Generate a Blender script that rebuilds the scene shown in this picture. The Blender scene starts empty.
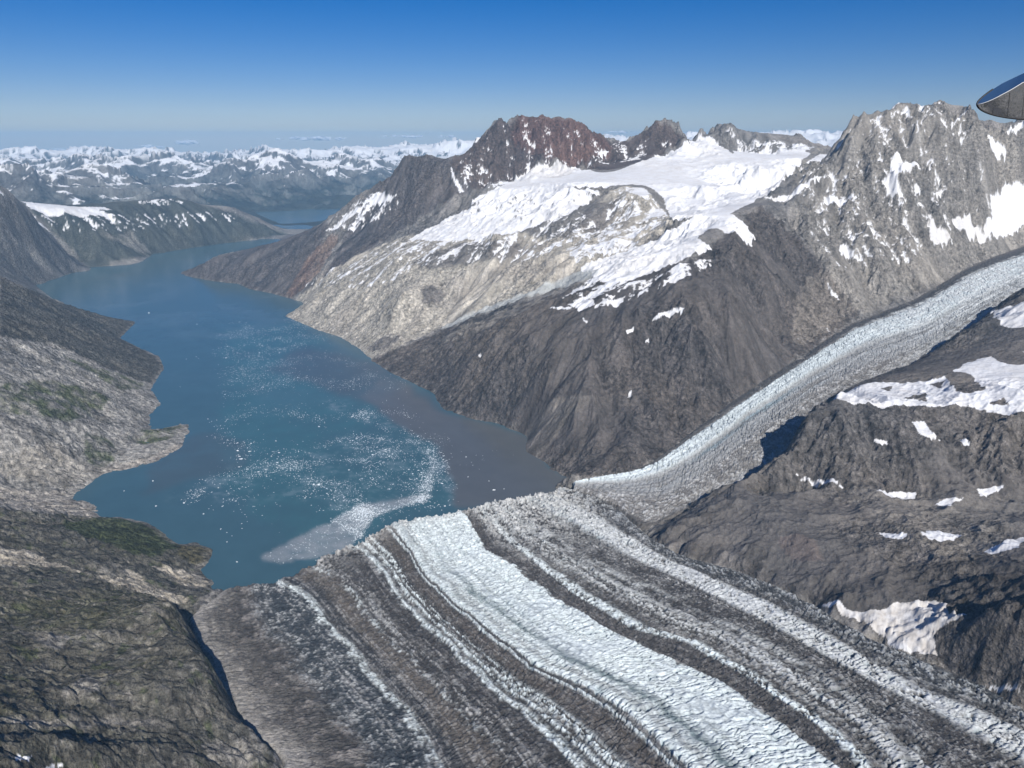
import bpy, math, random
import numpy as np
QUALITY = 1.0          # 1.0 = full tessellation
f32 = np.float32
random.seed(7)
scene = bpy.context.scene
coll = scene.collection

# ------------------------------------------------------------------ camera model
F, H = 773.0, 1600.0
PITCH = math.radians(17.52)
CP, SP = math.cos(PITCH), math.sin(PITCH)
def ray(px, py):
    cx = (px - 512) / F; cy = -(py - 384) / F
    return np.array([cx, CP + SP * cy, -SP + CP * cy])
def at_z(px, py, z):
    d = ray(px, py); t = (z - H) / d[2]
    return np.array([d[0] * t, d[1] * t, z])
def at_r(px, py, r):
    d = ray(px, py); t = r / math.hypot(d[0], d[1])
    return np.array([d[0] * t, d[1] * t, H + d[2] * t])
def on_plane(px, py, T, g, z0, slope):
    d = ray(px, py)
    # H + t*dz = z0 + slope*((t*d - T).g)
    t = (z0 - slope * (T @ g) - H) / (d[2] - slope * (d[:2] @ g))
    return np.array([d[0] * t, d[1] * t, H + d[2] * t])
MT = np.array([-300., 2950.]); MG = np.array([.617, -.787]); MZ, MS = 50., .05
GT = np.array([280., 3414.]); GG = np.array([.82, .572]); GZ, GS = 50., .13
main_p = lambda px, py: on_plane(px, py, MT, MG, MZ, MS)
trib_p = lambda px, py: on_plane(px, py, GT, GG, GZ, GS)
main_z = lambda x, y: MZ + MS * ((x - MT[0]) * MG[0] + (y - MT[1]) * MG[1])
trib_z = lambda x, y: GZ + GS * ((x - GT[0]) * GG[0] + (y - GT[1]) * GG[1])

# ------------------------------------------------------------------ noise
_rng = np.random.RandomState(11)
_perm = _rng.permutation(256).astype(np.int32)
_ang = _rng.rand(256) * 2 * np.pi
_gx, _gy = np.cos(_ang).astype(f32), np.sin(_ang).astype(f32)
_hx, _hy = _rng.rand(256).astype(f32), _rng.rand(256).astype(f32)
def _hash(ix, iy):
    return _perm[(_perm[ix & 255] + iy) & 255]
def perlin(x, y):
    ix = np.floor(x).astype(np.int32); iy = np.floor(y).astype(np.int32)
    fx = (x - ix).astype(f32); fy = (y - iy).astype(f32)
    u = fx * fx * fx * (fx * (fx * 6 - 15) + 10); v = fy * fy * fy * (fy * (fy * 6 - 15) + 10)
    h = _hash(ix, iy); a = _gx[h] * fx + _gy[h] * fy
    h = _hash(ix + 1, iy); b = _gx[h] * (fx - 1) + _gy[h] * fy
    h = _hash(ix, iy + 1); c = _gx[h] * fx + _gy[h] * (fy - 1)
    h = _hash(ix + 1, iy + 1); d = _gx[h] * (fx - 1) + _gy[h] * (fy - 1)
    p = a + u * (b - a); q = c + u * (d - c)
    return (p + v * (q - p)) * 1.5
def fbm(x, y, wl, octv=4, gain=.5, seed=0):
    s = np.zeros(np.shape(x), f32); a = 1.0; tot = 0
    for o in range(octv):
        k = 2.03 ** o / wl
        s += a * perlin(x * k + 17.3 * seed + 5.1 * o, y * k - 9.7 * seed + 3.7 * o); tot += a; a *= gain
    return s / tot
def ridged(x, y, wl, octv=4, gain=.5, seed=0):
    s = np.zeros(np.shape(x), f32); a = 1.0; tot = 0; w = 1.0
    for o in range(octv):
        k = 2.07 ** o / wl
        n = 1 - np.abs(perlin(x * k + 13.1 * seed + 7.7 * o, y * k + 4.9 * seed - 2.3 * o)) * 1.6
        n = n * n
        s += a * n * w; w = np.clip(n * 1.6, 0, 1); tot += a; a *= gain
    return s / tot - .38
def gully(x, y, sx, sy, wl, octv=4, gain=.5):
    """branching erosion gullies that run down the slope (sx, sy = base gradient)"""
    dx, dy = -sy.copy(), sx.copy()
    ln = np.sqrt(dx * dx + dy * dy) + 1e-5
    k0 = np.clip(ln * 2.2, .25, 1.) / ln
    dx *= k0; dy *= k0
    h = np.zeros(x.shape, f32); a = 1.0; ax = np.zeros(x.shape, f32); ay = np.zeros(x.shape, f32)
    for o in range(octv):
        k = 2.0 ** o / wl
        px = x * k + 31.7 * o; py = y * k - 11.3 * o
        ix = np.floor(px).astype(np.int32); iy = np.floor(py).astype(np.int32)
        fx = (px - ix - .5).astype(f32); fy = (py - iy - .5).astype(f32)
        ddx = dx + ax; ddy = dy + ay
        va = np.zeros(x.shape, f32); vs = np.zeros(x.shape, f32); wt = np.zeros(x.shape, f32)
        for i in (-1, 0, 1):
            for j in (-1, 0, 1):
                hh = _hash(ix - i, iy - j)
                qx = fx + i - _hx[hh] * .9 + .45; qy = fy + j - _hy[hh] * .9 + .45
                w = np.exp(-2.2 * (qx * qx + qy * qy)); wt += w
                ph = (qx * ddx + qy * ddy) * f32(6.283)
                va += np.cos(ph) * w; vs -= np.sin(ph) * w
        wt += 1e-6
        va /= wt; vs /= wt
        h += va * a
        # bend the next octave towards the flanks of this one
        ax = ax + (-vs * ddy) * .0 + vs * ddx * .0 + (-(vs * a) * ddy) * .9
        ay = ay + ((vs * a) * ddx) * .9
        a *= gain
    return h
def sstep(a, b, x):
    t = np.clip((x - a) / (b - a), 0, 1)
    return t * t * (3 - 2 * t)

# ------------------------------------------------------------------ control points of the relief
ctrl = []; pins = []; loose = []; mpins = []
def dens(P, step):
    P = [np.asarray(p, float) for p in P]; out = [P[0]]
    for a, b in zip(P[:-1], P[1:]):
        n = max(1, int(np.hypot(*(b - a)[:2]) / step))
        out += [a + (b - a) * (i + 1) / n for i in range(n)]
    return out
def add(P): ctrl.extend(P)
def pts_z(L):
    for p in L: loose.append(len(ctrl)); ctrl.append(at_z(*p))
def pts_r(L):
    for p in L: loose.append(len(ctrl)); ctrl.append(at_r(*p))
def face(L, bottom, top, sag=.0):
    """points of a mountain face between its foot line and its crest line (world points)"""
    B = np.array(dens(bottom, 60)); T = np.array(dens(top, 60))
    def prof(A):
        a = np.arctan2(A[:, 0], A[:, 1]); o = np.argsort(a); return a[o], np.hypot(A[:, 0], A[:, 1])[o], A[o, 2]
    pb, pt = prof(B), prof(T)
    for px, py in L:
        d = ray(px, py); a = math.atan2(d[0], d[1]); sl = d[2] / math.hypot(d[0], d[1])
        rb, zb = np.interp(a, pb[0], pb[1]), np.interp(a, pb[0], pb[2]); rt, zt = np.interp(a, pt[0], pt[1]), np.interp(a, pt[0], pt[2])
        k = np.linspace(0, 1, 200); r = rb + (rt - rb) * k; z = zb + (zt - zb) * k - sag * np.sin(np.pi * k)
        i = int(np.argmin(np.abs(H + r * sl - z))); loose.append(len(ctrl)); ctrl.append(np.array([math.sin(a) * r[i], math.cos(a) * r[i], z[i]]))
def crest(L, back=800, drop=500, step=180, fn=at_r):
    P = [fn(*p) for p in L]
    D = dens(P, step); add(D)
    for p in D[::2]:
        r = math.hypot(p[0], p[1]); k = (r + back) / r
        ctrl.append(np.array([p[0] * k, p[1] * k, p[2] - drop]))
def shore(L, step=120):
    D = dens([at_z(px, py, 0) for px, py in L], step); add(D); pins.extend(D)

shore([(569,481),(560,474),(546,463),(536,457),(526,451),(527,437),(512,430),(496,423),(473,419),(458,414),(443,409),(433,393),(415,384),(393,374),(371,360),(360,349),(340,337),(315,329),(285,316),(296,310),(305,305),(300,301),(292,299),(270,293),(249,289),(239,284),(212,281),(186,276)], 110)
shore([(88,268),(110,266),(138,263),(153,254),(185,249),(226,243),(260,239),(285,236.5)], 250)
shore([(36,285),(60,277),(88,268)], 250)
shore([(36,286),(53,299),(75,309),(100,316),(120,319),(136,322),(128,330),(120,338),(140,348),(159,356),(164,368),(156,381),(151,389),(161,404),(148,416),(151,429),(170,427),(189,424),(190,432),(179,449),(156,462),(130,469),(103,474),(88,485),(73,496),(96,505),(100,517)], 90)
shore([(100,517),(118,517),(133,519),(149,523),(162,532),(176,543),(186,545),(196,541),(203,546),(212,548),(211,556),(209,563),(200,569),(206,577),(215,583),(212,591)], 45)
# floor of the fjord
pts_z([(x, y, -160) for x, y in ((470,470),(400,430),(420,480),(330,500),(340,400),(250,430),(260,520),(180,500),(280,350),(215,380),(190,330),(240,310),(160,300),(120,290),(200,270),(240,262),(290,470),(370,470),(150,440+30),(230,570),(260,560),(510,460))])
pts_z([(225,450,-140),(200,345,-140),(100,300,-60),(60,288,-40),(130,275,-70),(180,262,-70),(240,249,-60),(270,243,-40)])

# rock walls that rise from the ice margins: crest on a line of sight, h metres above the ice, foot a little way out
def to_px(p):
    v = np.array([p[0], p[1], p[2] - H]); dep = v[1] * CP - v[2] * SP; u = v[1] * SP + v[2] * CP
    return 512 + F * v[0] / dep, 384 - F * u / dep
def wall(L, T, g, z0, sl, n, off):
    top = [on_plane(px, py, T, g, z0 + h, sl) for px, py, h in L]
    foot = []
    for i, p in enumerate(top):
        q = p.copy(); q[:2] += np.array(n) * (off[i] if isinstance(off, list) else off); q[2] = z0 + sl * ((q[0] - T[0]) * g[0] + (q[1] - T[1]) * g[1]); foot.append(q)
    return top, foot
W1, F1 = wall([(661,530,15),(680,515,35),(697,502,60),(715,490,80),(738,479,100),(764,463,125),(788,450,145),(794,436,150),(807,417,160),(826,402,170)], GT, GG, GZ, GS, (-.572, .82), 45)
W2, F2 = wall([(845,392,120),(866,381,80),(895,372,65),(920,360,85),(945,345,100),(962,332,110),(985,318,110),(1003,302,130),(1024,292,140),(1100,268,160)], GT, GG, GZ, GS, (-.572, .82), 90)
W3, F3 = wall([(173,603,70),(180,617,130),(191,628,120),(193,643,130),(205,656,150),(214,668,130),(222,689,120),(231,709,95),(243,722,75),(258,736,60),(270,752,45)], MT, MG, MZ, MS, (.85, .53), 24)
RCREST = W1 + W2; zc = W1[-1][2]

# glacier flow lines (pixel) -> world
ML = [
 [(219,591)] + [to_px(q) for q in F3] + [(276,768)],
 [(278,582),(292,588),(305,596),(322,614),(340,636),(373,669),(406,706),(433,745),(443,768)],
 [(362,541),(383,559),(406,593),(440,629),(473,659),(506,689),(539,712),(572,742),(599,768)],
 [(392,524),(410,546),(426,573),(456,603),(499,636),(539,666),(592,689),(632,715),(680,759)],
 [(463,511),(486,549),(526,573),(559,599),(599,623),(645,646),(684,662),(734,689),(784,725),(833,765)],
 [(478,507),(505,540),(539,567),(572,593),(610,617),(639,633),(684,643),(750,679),(817,725),(850,762)],
 [(515,500),(560,530),(600,553),(640,570),(684,588),(750,620),(817,656),(870,690),(916,719),(960,759)],
 [(537,495),(580,517),(620,540),(650,558),(684,574),(750,609),(817,646),(870,679),(916,702),(966,722),(1024,748)],
 [(556,491),(590,502),(615,515),(640,534),(684,562),(784,593),(850,629),(916,669),(983,692),(1024,716)],
 [(569,488),(595,494),(612,502),(627,513),(641,527),(658,541),(684,555),(750,573),(800,596),(870,636),(936,662),(983,682),(1024,706)]]
GL = [
 [(571,483),(600,477),(625,473),(650,463),(684,436),(727,403),(794,360),(850,323),(916,298),(970,266),(1024,246),(1090,220)],
 [(572,484),(600,479),(625,476),(652,467),(690,441),(735,409),(800,366),(856,330),(921,306),(975,275),(1024,256),(1090,232)],
 [(573,485.5),(600,484),(627,484),(660,476),(697,456),(745,418),(807,378),(862,347),(926,326),(980,298),(1024,276),(1090,253)],
 [(574,487),(600,491),(622,496),(662,500),(700,478),(755,438),(817,392),(870,366),(930,341),(985,305),(1024,285),(1090,263)],
 [(575,489),(609,504),(626,517),(640,531)] + [to_px(q) for q in F1 + F2]]
def flow(lines, proj, yend=None):
    out = []
    for L in lines:
        P = [proj(*p)[:2] for p in L]
        d = P[-1] - P[-2]; d /= np.linalg.norm(d)
        if yend is not None:
            n = max(0, (yend - P[-1][1]) / min(d[1], -.25)); P.append(P[-1] + d * n)
        else: P.append(P[-1] + d * 600)
        P = np.array(P); s = np.r_[0, np.cumsum(np.hypot(*np.diff(P, axis=0).T))]
        out.append((P, s))
    return out
MF = flow(ML, main_p, 850.); GF = flow(GL, trib_p)
for FL, zf in ((MF, main_z), (GF, trib_z)):
    n = len(FL)
    for i, (P, s) in enumerate(FL):
        step = 90 if i in (0, n - 1) else 260
        q = np.arange(0, s[-1], step); X = np.interp(q, s, P[:, 0]); Y = np.interp(q, s, P[:, 1])
        if FL is GF and i == n - 1: keep = X > 600
        elif FL is MF and i == n - 1: keep = X > 600
        else: keep = np.ones(len(X), bool)
        for x, y, sd in zip(X[keep], Y[keep], q[keep]):
            if i in (0, n - 1):
                p = np.array([x, y, zf(x, y) + 6]); ctrl.append(p); mpins.append(p)
            elif 0 < i < n - 1 and (FL is MF or i in (2,)):
                ctrl.append(np.array([x, y, zf(x, y) - (110 if sd > 200 else 190)]))

# ---- central massif
pts_z([(600,440,150),(640,430,175),(640,395,290),(640,355,430),(560,430,130),(560,395,260),(500,385,200),(560,345,470),(500,350,340),(690,370,370),(700,330,570),(740,290,740),(760,252,900),(600,340,500),
       ])
face([(817,257),(838,282),(800,300),(760,340),(790,330)], [trib_p(*p) for p in GL[0][3:]], [at_z(762,203,1110), at_r(774,193,6900), at_r(800,165,7150), at_r(830,143,7500), at_r(863,113,7800)], 150)
add(dens([at_z(*p) for p in ((430,362,90),(443,345,200),(500,322,420),(560,303,590),(600,290,690),(640,272,790),(680,254,890),(715,230,1000),(745,212,1080),(762,203,1110))], 160))
add(dens([at_z(*p) for p in ((372,357,5),(410,342,100),(440,327,190),(500,304,400),(560,287,560),(600,270,690),(650,245,850),(700,228,990))], 160))
pts_z([(340,312,140),(340,280,330),(310,300,120),(400,330,210),(400,290,420),(450,300,340),(450,262,590),(450,240,720),(400,255,600),(500,272,560),(500,240,770),(560,252,760),(600,232,880),(640,235,880),(640,194,1150),(600,200,1080),(330,270,320),(300,290,110),(540,280,560),(370,320,130),(670,222,1010)])
pts_r([(500,215,7500),(560,215,7000),(500,190,8000),(540,177,8450),(560,170,8600),(600,166,8700),(640,161,8800),(680,152,9200),(660,180,7800),(700,200,7300),(740,180,7600),(780,168,8300),(800,157,9000),(720,160,8900),(680,215,6900),(560,190,7500),(600,182,7600),
       (400,222,8700),(380,242,8200),(350,252,8400),(430,215,8200)])
crest([(449,160,8850),(453,158,8850),(473,146,8950),(489,130,9000),(506,123,9050),(519,115,9100),(536,120,9150),(559,116,9200),(579,121,9250),(599,130,9300),(612,141,9350),(629,143,9400),(640,135,9500),(655,120.5,9600),(668,123,9650),(679,125,9700),(687,139,9750)], 700, 500, 150)
crest([(700,135,10300),(709,129,10600),(717,123,10800),(734,140,10900),(750,133,10900),(784,135,11000),(803,140,11000),(817,146,11000)], 700, 400)
pts_r([(460,186,8400),(480,190,8300),(430,200,8350),(500,178,8550),(520,172,8700),(575,165,8850),(610,163,8950),(640,155,9150),(670,146,9350),(735,157,10200),(800,154,9900),(770,156,10000)])
crest([(290,238,10000),(300,233,9950),(325,220,9800),(350,203,9600),(373,190,9400),(390,176,9300),(406,158,9150),(426,155,9000),(449,160,8900)], 900, 420)
crest([(205,262,10250),(216,258.5,10150),(250,250,10100),(280,241,10050)], 700, 160)
pts_r([(420,185,8550),(400,200,8750),(370,212,9000),(320,245,9100),(280,262,9300),(250,268,9500)])
# ---- right massif
crest([(774,195,6900),(793,177,7100),(812,163,7300),(830,150,7500),(843,134,7700),(863,119,7800),(883,111,7900),(900,103,7950),(910,106.5,7950),(923,110,8000),(931,108,8030),(938,101.5,8050),(950,106.5,8050),(973,108,8100),(986,130,8100),(991,141,8050),(1005,132,8300),(1024,121,8600),(1070,112,8900),(1150,112,9300)], 800, 550, 140)
RM_TOP = [at_r(*p) for p in ((760,206,6500),(774,193,6900),(793,173,7100),(812,158,7300),(830,143,7500),(843,123,7700),(863,113,7800),(883,108,7900),(900,103,7950),(923,110,8000),(938,101.5,8050),(973,108,8100),(986,130,8100),(991,141,8050),(1005,132,8300),(1024,121,8600),(1070,112,8900),(1150,112,9300))]
RM_FOOT = [trib_p(*p) for p in GL[0][4:]] + [trib_p(1150, 196)]
face([(850,250),(870,270),(880,240),(880,200),(860,170),(900,150),(940,150),(920,200),(900,255),(930,265),(950,240),(1000,215),(980,180),(1024,190),(1060,180),(840,210),(820,195),(815,225),(900,280),(860,295),(1000,160),(960,130)], RM_FOOT, RM_TOP, 120)
# ---- ridge between the two glaciers
add(dens(W1, 50)); add(dens(W2, 60)); add(dens(W3, 30))
add(dens([at_z(*p) for p in ((826,401,zc),(845,401,zc+15),(900,406,zc+40),(960,411,zc+60),(1024,417,zc+80),(1100,420,zc+90))], 70))
face([(1024,380),(960,385),(900,390),(1000,350),(1080,350),(950,365),(870,390)], [at_z(*p) for p in ((826,401,zc),(845,401,zc+15),(900,406,zc+40),(960,411,zc+60),(1024,417,zc+80),(1100,420,zc+90))], W2)
BEN = [(760,490,.40),(800,482,.55),(830,484,.58),(900,497,.58),(960,502,.58),(1024,500,.6),(1100,500,.62)]
add(dens([at_z(x, y, k * zc) for x, y, k in BEN], 90))
pts_z([(700,530,140),(760,530,170),(740,550,135),(820,560,175),(860,540,215),(880,573,190),(940,560,230),(1000,540,290),(900,530,240),(900,625,165),(930,600,200),(965,575,260),(960,640,220),(1000,618,330),(1024,600,380),(1024,650,300),(990,655,240),(1100,600,520),(1100,680,380),(925,640,175),(870,615,150),(800,580,150)])
# ---- left foreground hill with its cliff over the glacier
pts_z([(150,610,W3[1][2]+25),(100,605,230),(50,605,275),(0,605,320),(150,650,W3[3][2]+40),(100,660,280),(50,660,330),(0,660,390),(200,715,W3[6][2]+20),(150,720,265),(100,720,330),(0,720,440),(0,768,490),(100,768,370),(200,768,225),(240,745,150),(180,670,W3[4][2]+25),(-80,640,440),(-80,768,570)])
add(dens([at_z(*p) for p in ((-60,553,330),(0,557,260),(60,562,205),(110,578,150),(150,590,105),(185,602,62))], 80))
pts_z([(50,530,205),(0,530,255),(100,540,150),(150,553,95),(175,562,50),(180,580,40),(200,578,14),(130,530,70),(0,508,240),(40,511,170),(75,514,85),(-60,510,300),(110,525,80)])
# ---- left promontory
pts_z([(30,495,28),(0,488,60),(60,473,60),(100,457,48),(60,440,160),(0,440,230),(100,420,105),(140,410,55),(60,400,260),(0,400,330),(100,380,170),(140,375,40),(0,360,430),(60,350,300),(110,345,145),(140,352,50),(0,320,520),(40,318,390),(80,327,215),(110,326,75),(126,322,30),(-70,440,330),(-70,340,600),(-70,500,140)])
add([at_z(*p) for p in ((140,443,26),(150,436,30),(158,441,26),(170,434,22),(180,429,15),(162,432,22),(150,447,26),(172,441,18),(120,446,38),(130,455,24),(160,450,16),(178,437,12),(133,436,40),(145,430,34))])
crest([(-70,255,700),(0,276,590),(20,286,470),(45,300,280),(65,308,150),(85,313,60)], 700, 200, 200, at_z)
# ---- hills further down the fjord on the left
crest([(-80,170,10800),(0,191,11000),(20,203,11200),(33,216,11300),(56,243,11450),(72,258,11400),(84,266,11350)], 500, 150, 300)
LF_T = [at_r(*p) for p in ((-80,170,10800),(0,191,11000),(20,203,11200),(33,216,11300),(56,243,11450),(72,258,11400),(84,266,11350))]; LF_B = [at_z(-60, 300, 60), at_z(0, 292, 40)] + [at_z(*p, 0) for p in ((36,285),(60,277),(88,268))]
face([(0,220),(0,250),(25,235),(30,262),(15,272),(50,258),(-40,240)], LF_B, LF_T, 60)
crest([(-80,195,12800),(20,201,13000),(66,206,13200),(106,205,13300),(139,201,13800),(179,199,14200),(199,206,14200),(232,208,14500),(252,216,14500),(266,226,14300),(287,234.5,14000)], 1200, 350, 300)
pts_r([(40,216,12400),(66,214,12500),(100,216,12600),(100,237,12150),(150,230,12800),(200,226,13500),(240,228,13800),(80,247,12000),(130,248,12100)])
# ---- far ranges
far_ctrl = []
def far(L, step=1200, back=1800, drop=350):
    D = dens([at_r(*p) for p in L], step); ctrl.extend(D)
    for p in D[::2]:
        r = math.hypot(p[0], p[1]); k = (r + back) / r
        ctrl.append(np.array([p[0] * k, p[1] * k, p[2] - drop]))
shore([(256,212),(275,211.5),(300,210.5),(326,207)], 500)
shore([(256,213),(270,220),(284,226),(294,230)], 500)
pts_z([(280,216,-60),(300,218,-60),(310,213,-60),(330,212,-40),(340,209,-20)])
far([(-40,180,19000),(0,181,19500),(25,170,20500),(50,173,20500),(85,178,20000),(110,173,20500),(125,180,20000),(150,181,20500),(200,183,20500),(235,192,20000)])
far([(-60,158,29000),(0,158,29000),(35,157,30000),(70,158,30000),(110,156,29500),(150,158,29000),(190,156,28500),(215,158,28000),(250,151,27000),(264,146,26000),(277,142,25500),(290,147,25500),(306,153,26000),(344,157,26500),(385,162,27500)])
pts_r([(247,178,21500),(290,186,21000),(338,194,20500),(300,170,23500),(360,185,21500),(270,203,19900),(320,200,19900),(60,190,18200),(150,195,18500)])
far([(-80,150,42000),(0,148,43000),(100,147,43000),(200,146,42000),(280,148,40000),(340,146,40000),(400,143,40000),(460,139,42000),(520,139,42000),(600,136,43000),(700,136,44000),(800,135,45000),(850,134,45000),(950,134,45000),(1100,132,45000)], 2500, 3000, 500)
pts_r([(330,165,30000),(400,158,31000),(460,152,33000),(440,170,24000),(600,150,30000),(800,150,30000),(1000,150,30000),(500,165,20000),(700,165,20000),(900,165,18000),(1060,150,16000)])

CT = np.array(ctrl); CX = CT[:, :2] / 1000.; CZ = CT[:, 2]
LAM = np.full(len(CT), .004); LAM[loose] = .05
# drop near-duplicates
key = np.unique(np.round(CX * 40).astype(int), axis=0, return_index=True)[1]; CX = CX[key]; CZ = CZ[key]; LAM = LAM[key]
PIN = np.array(pins)[:, :2]; MPIN = np.array(mpins)[:, :2]; KC = .022 ** 2
def solve_rbf():
    D = np.sqrt(((CX[:, None] - CX[None]) ** 2).sum(-1) + KC)
    n = len(CX); A = np.zeros((n + 1, n + 1)); A[:n, :n] = -D + np.diag(LAM); A[:n, n] = 1; A[n, :n] = 1
    return np.linalg.solve(A, np.r_[CZ, 0])
RW = solve_rbf()
def rbf(x, y):
    x = x.ravel() / 1000.; y = y.ravel() / 1000.; out = np.empty(x.size, f32)
    cx = CX[:, 0].astype(f32); cy = CX[:, 1].astype(f32); w = RW[:-1].astype(f32)
    for i in range(0, x.size, 20000):
        dx = x[i:i + 20000, None].astype(f32) - cx; dy = y[i:i + 20000, None].astype(f32) - cy
        out[i:i + 20000] = -(np.sqrt(dx * dx + dy * dy + f32(KC)) @ w) + f32(RW[-1])
    return out
def near_dist(x, y, P):
    x = x.ravel().astype(f32); y = y.ravel().astype(f32); out = np.empty(x.size, f32); p = P.astype(f32)
    for i in range(0, x.size, 20000):
        out[i:i + 20000] = np.sqrt(((x[i:i + 20000, None] - p[:, 0]) ** 2 + (y[i:i + 20000, None] - p[:, 1]) ** 2).min(1))
    return out
def pin_dist(x, y):
    d = np.minimum(near_dist(x, y, PIN), 2.5 * near_dist(x, y, MPIN) + 25)
    return np.minimum(d, 1.2 * near_dist(x, y, np.array(dens(RCREST + W3[::-1] * 0, 40))[:, :2]) + 70)
print('control points', len(CX))

# ------------------------------------------------------------------ polar height grid
class Grid:
    def __init__(s, az, r):
        s.az, s.r = az, r; s.lr = np.log(r)
        s.na, s.nr = len(az), len(r)
        s.X = (r[:, None] * np.sin(az)[None]).astype(f32); s.Y = (r[:, None] * np.cos(az)[None]).astype(f32)
    def upsample(s, C, caz, clr):
        i = np.interp(s.lr, clr, np.arange(len(clr))); j = np.interp(s.az, caz, np.arange(len(caz)))
        i0 = np.clip(i.astype(int), 0, len(clr) - 2); j0 = np.clip(j.astype(int), 0, len(caz) - 2)
        fi = (i - i0).astype(f32)[:, None]; fj = (j - j0).astype(f32)[None]
        R = C[i0] * (1 - fi) + C[i0 + 1] * fi
        return R[:, j0] * (1 - fj) + R[:, j0 + 1] * fj
    def grad(s, Z):
        r = s.r.astype(f32)
        gr = np.gradient(Z, r, axis=0); ga = np.gradient(Z, s.az.astype(f32), axis=1) / r[:, None]
        sa, ca = np.sin(s.az).astype(f32)[None], np.cos(s.az).astype(f32)[None]
        return gr * sa + ga * ca, gr * ca - ga * sa
    def hit(s, px, py):
        """first terrain point seen along a line of sight -> (azimuth, log r)"""
        px = np.asarray(px, float); py = np.asarray(py, float)
        cx = (px - 512) / F; cy = -(py - 384) / F
        dx, dy, dz = cx, CP + SP * cy, -SP + CP * cy
        a = np.arctan2(dx, dy); sl = dz / np.hypot(dx, dy)
        j = np.clip(np.interp(a, s.az, np.arange(s.na)), 0, s.na - 1).round().astype(int)
        out = np.empty(len(px))
        for k in range(len(px)):
            above = np.maximum(s.Z[:, j[k]], 0) >= H + s.r * sl[k]
            i = int(np.argmax(above)) if above.any() else int(np.argmax(s.Z[:, j[k]] - s.r * sl[k]))
            out[k] = s.lr[i]
        return a, out
def blur(M, n=1):
    for _ in range(n):
        P = np.pad(M, 1, mode='edge')
        M = (P[:-2, 1:-1] + P[2:, 1:-1] + P[1:-1, :-2] + P[1:-1, 2:] + 4 * P[1:-1, 1:-1]) / 8
    return M

AZ0, AZ1 = math.radians(-43), math.radians(43)
na = int(1500 * QUALITY)
def rows(segs):
    out = [segs[0][0]]
    for a, b, st in segs:
        n = int(math.log(b / a) / (st / QUALITY)); out += list(a * np.exp(np.arange(1, n + 1) * math.log(b / a) / n))
    return np.array(out)
near = Grid(np.linspace(AZ0, AZ1, na), rows([(1000, 1900, .0025), (1900, 9600, .0014), (9600, 15000, .0026)]))
farg = Grid(np.linspace(AZ0, AZ1, int(1100 * QUALITY)), rows([(14700, 30000, .0022), (30000, 56000, .004)]))
def coarse(g, step_az, step_lr):
    caz = np.arange(g.az[0] - .01, g.az[-1] + .01 + step_az, step_az); clr = np.arange(g.lr[0] - .01, g.lr[-1] + .01 + step_lr, step_lr)
    r = np.exp(clr); X = r[:, None] * np.sin(caz); Y = r[:, None] * np.cos(caz)
    B = rbf(X, Y).reshape(X.shape); P = pin_dist(X, Y).reshape(X.shape)
    return B, P, caz, clr

# near relief
B, P, caz, clr = coarse(near, math.radians(.2), .0045)
g = near
base = g.upsample(B, caz, clr); pd = g.upsample(P, caz, clr)
bs = g.upsample(blur(B, 6), caz, clr); gx, gy = g.grad(bs)
slope = np.sqrt(gx * gx + gy * gy)
X, Y = g.X, g.Y
wx = X + 60 * fbm(X, Y, 500, 3, seed=21); wy = Y + 60 * fbm(X, Y, 500, 3, seed=22)
GUL = gully(wx, wy, gx, gy, 420, 5, .52)
RID = ridged(wx, wy, 800, 6, .5, seed=3)
FIN = ridged(X + 12 * fbm(X, Y, 60, 2, seed=23), Y + 12 * fbm(X, Y, 60, 2, seed=24), 75, 5, .6, seed=4)
SPK = ridged(wx, wy, 240, 5, .55, seed=6)
pinf = sstep(0, 260, pd); pinn = sstep(0, 90, pd)
sl = np.clip(slope / .6, 0, 1.3)
Rr = np.sqrt(X * X + Y * Y)
alp = sstep(400, 1300, base)
lowf = np.where(X < -400, np.where(Rr < 8000, .45, .8), 1.0)       # glacially smoothed shores on the left
CRAG = sstep(-.18, .22, fbm(X, Y, 620, 3, .5, seed=67) + .25 * fbm(X, Y, 150, 3, .5, seed=68) + .35 * (sl - .75)); CRAG = np.maximum(CRAG, .9 * (X < -500) * (Rr < 8000))
g.CRAG = CRAG
Z = base + pinf * lowf * (GUL * (8 + 34 * sl) + RID * (25 + 100 * alp) * (.25 + .75 * np.clip(sl, 0, 1)) + SPK * (12 + 70 * alp) * np.clip(sl, 0, 1)) + (.12 + .88 * pinn) * FIN * (.3 + 1.05 * CRAG) * (5 + (13 + 12 * alp) * np.clip(sl, 0, 1)) * (.6 + .4 * lowf)
near_l0 = ((X < -500) & (Rr < 4300)).astype(f32)
strat = ridged(X * .35 + Y * .3, Y * .95 - X * .3, 70, 4, .6, seed=65)
Z = Z + (X < -500) * (Rr < 8000) * (.15 + .85 * pinn) * strat * 9
clf = sstep(.07, .0, np.abs(perlin((X + 40 * RID) / 260., (Y - 60 * RID) / 150.))) + .6 * sstep(.08, .0, np.abs(perlin((X - Y * .6) / 90. + 7, (Y + 30 * RID) / 120.)))
Z = Z - near_l0 * pinn * clf * 9
Z = Z + ((X > 450) & (Rr < 4300)) * pinf * ridged(wx, wy, 330, 5, .55, seed=66) * 38
snowplat = sstep(.28, .12, slope) * sstep(900, 1100, base)
Z = Z * (1 - snowplat) + snowplat * (base + 6 * RID)
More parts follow.
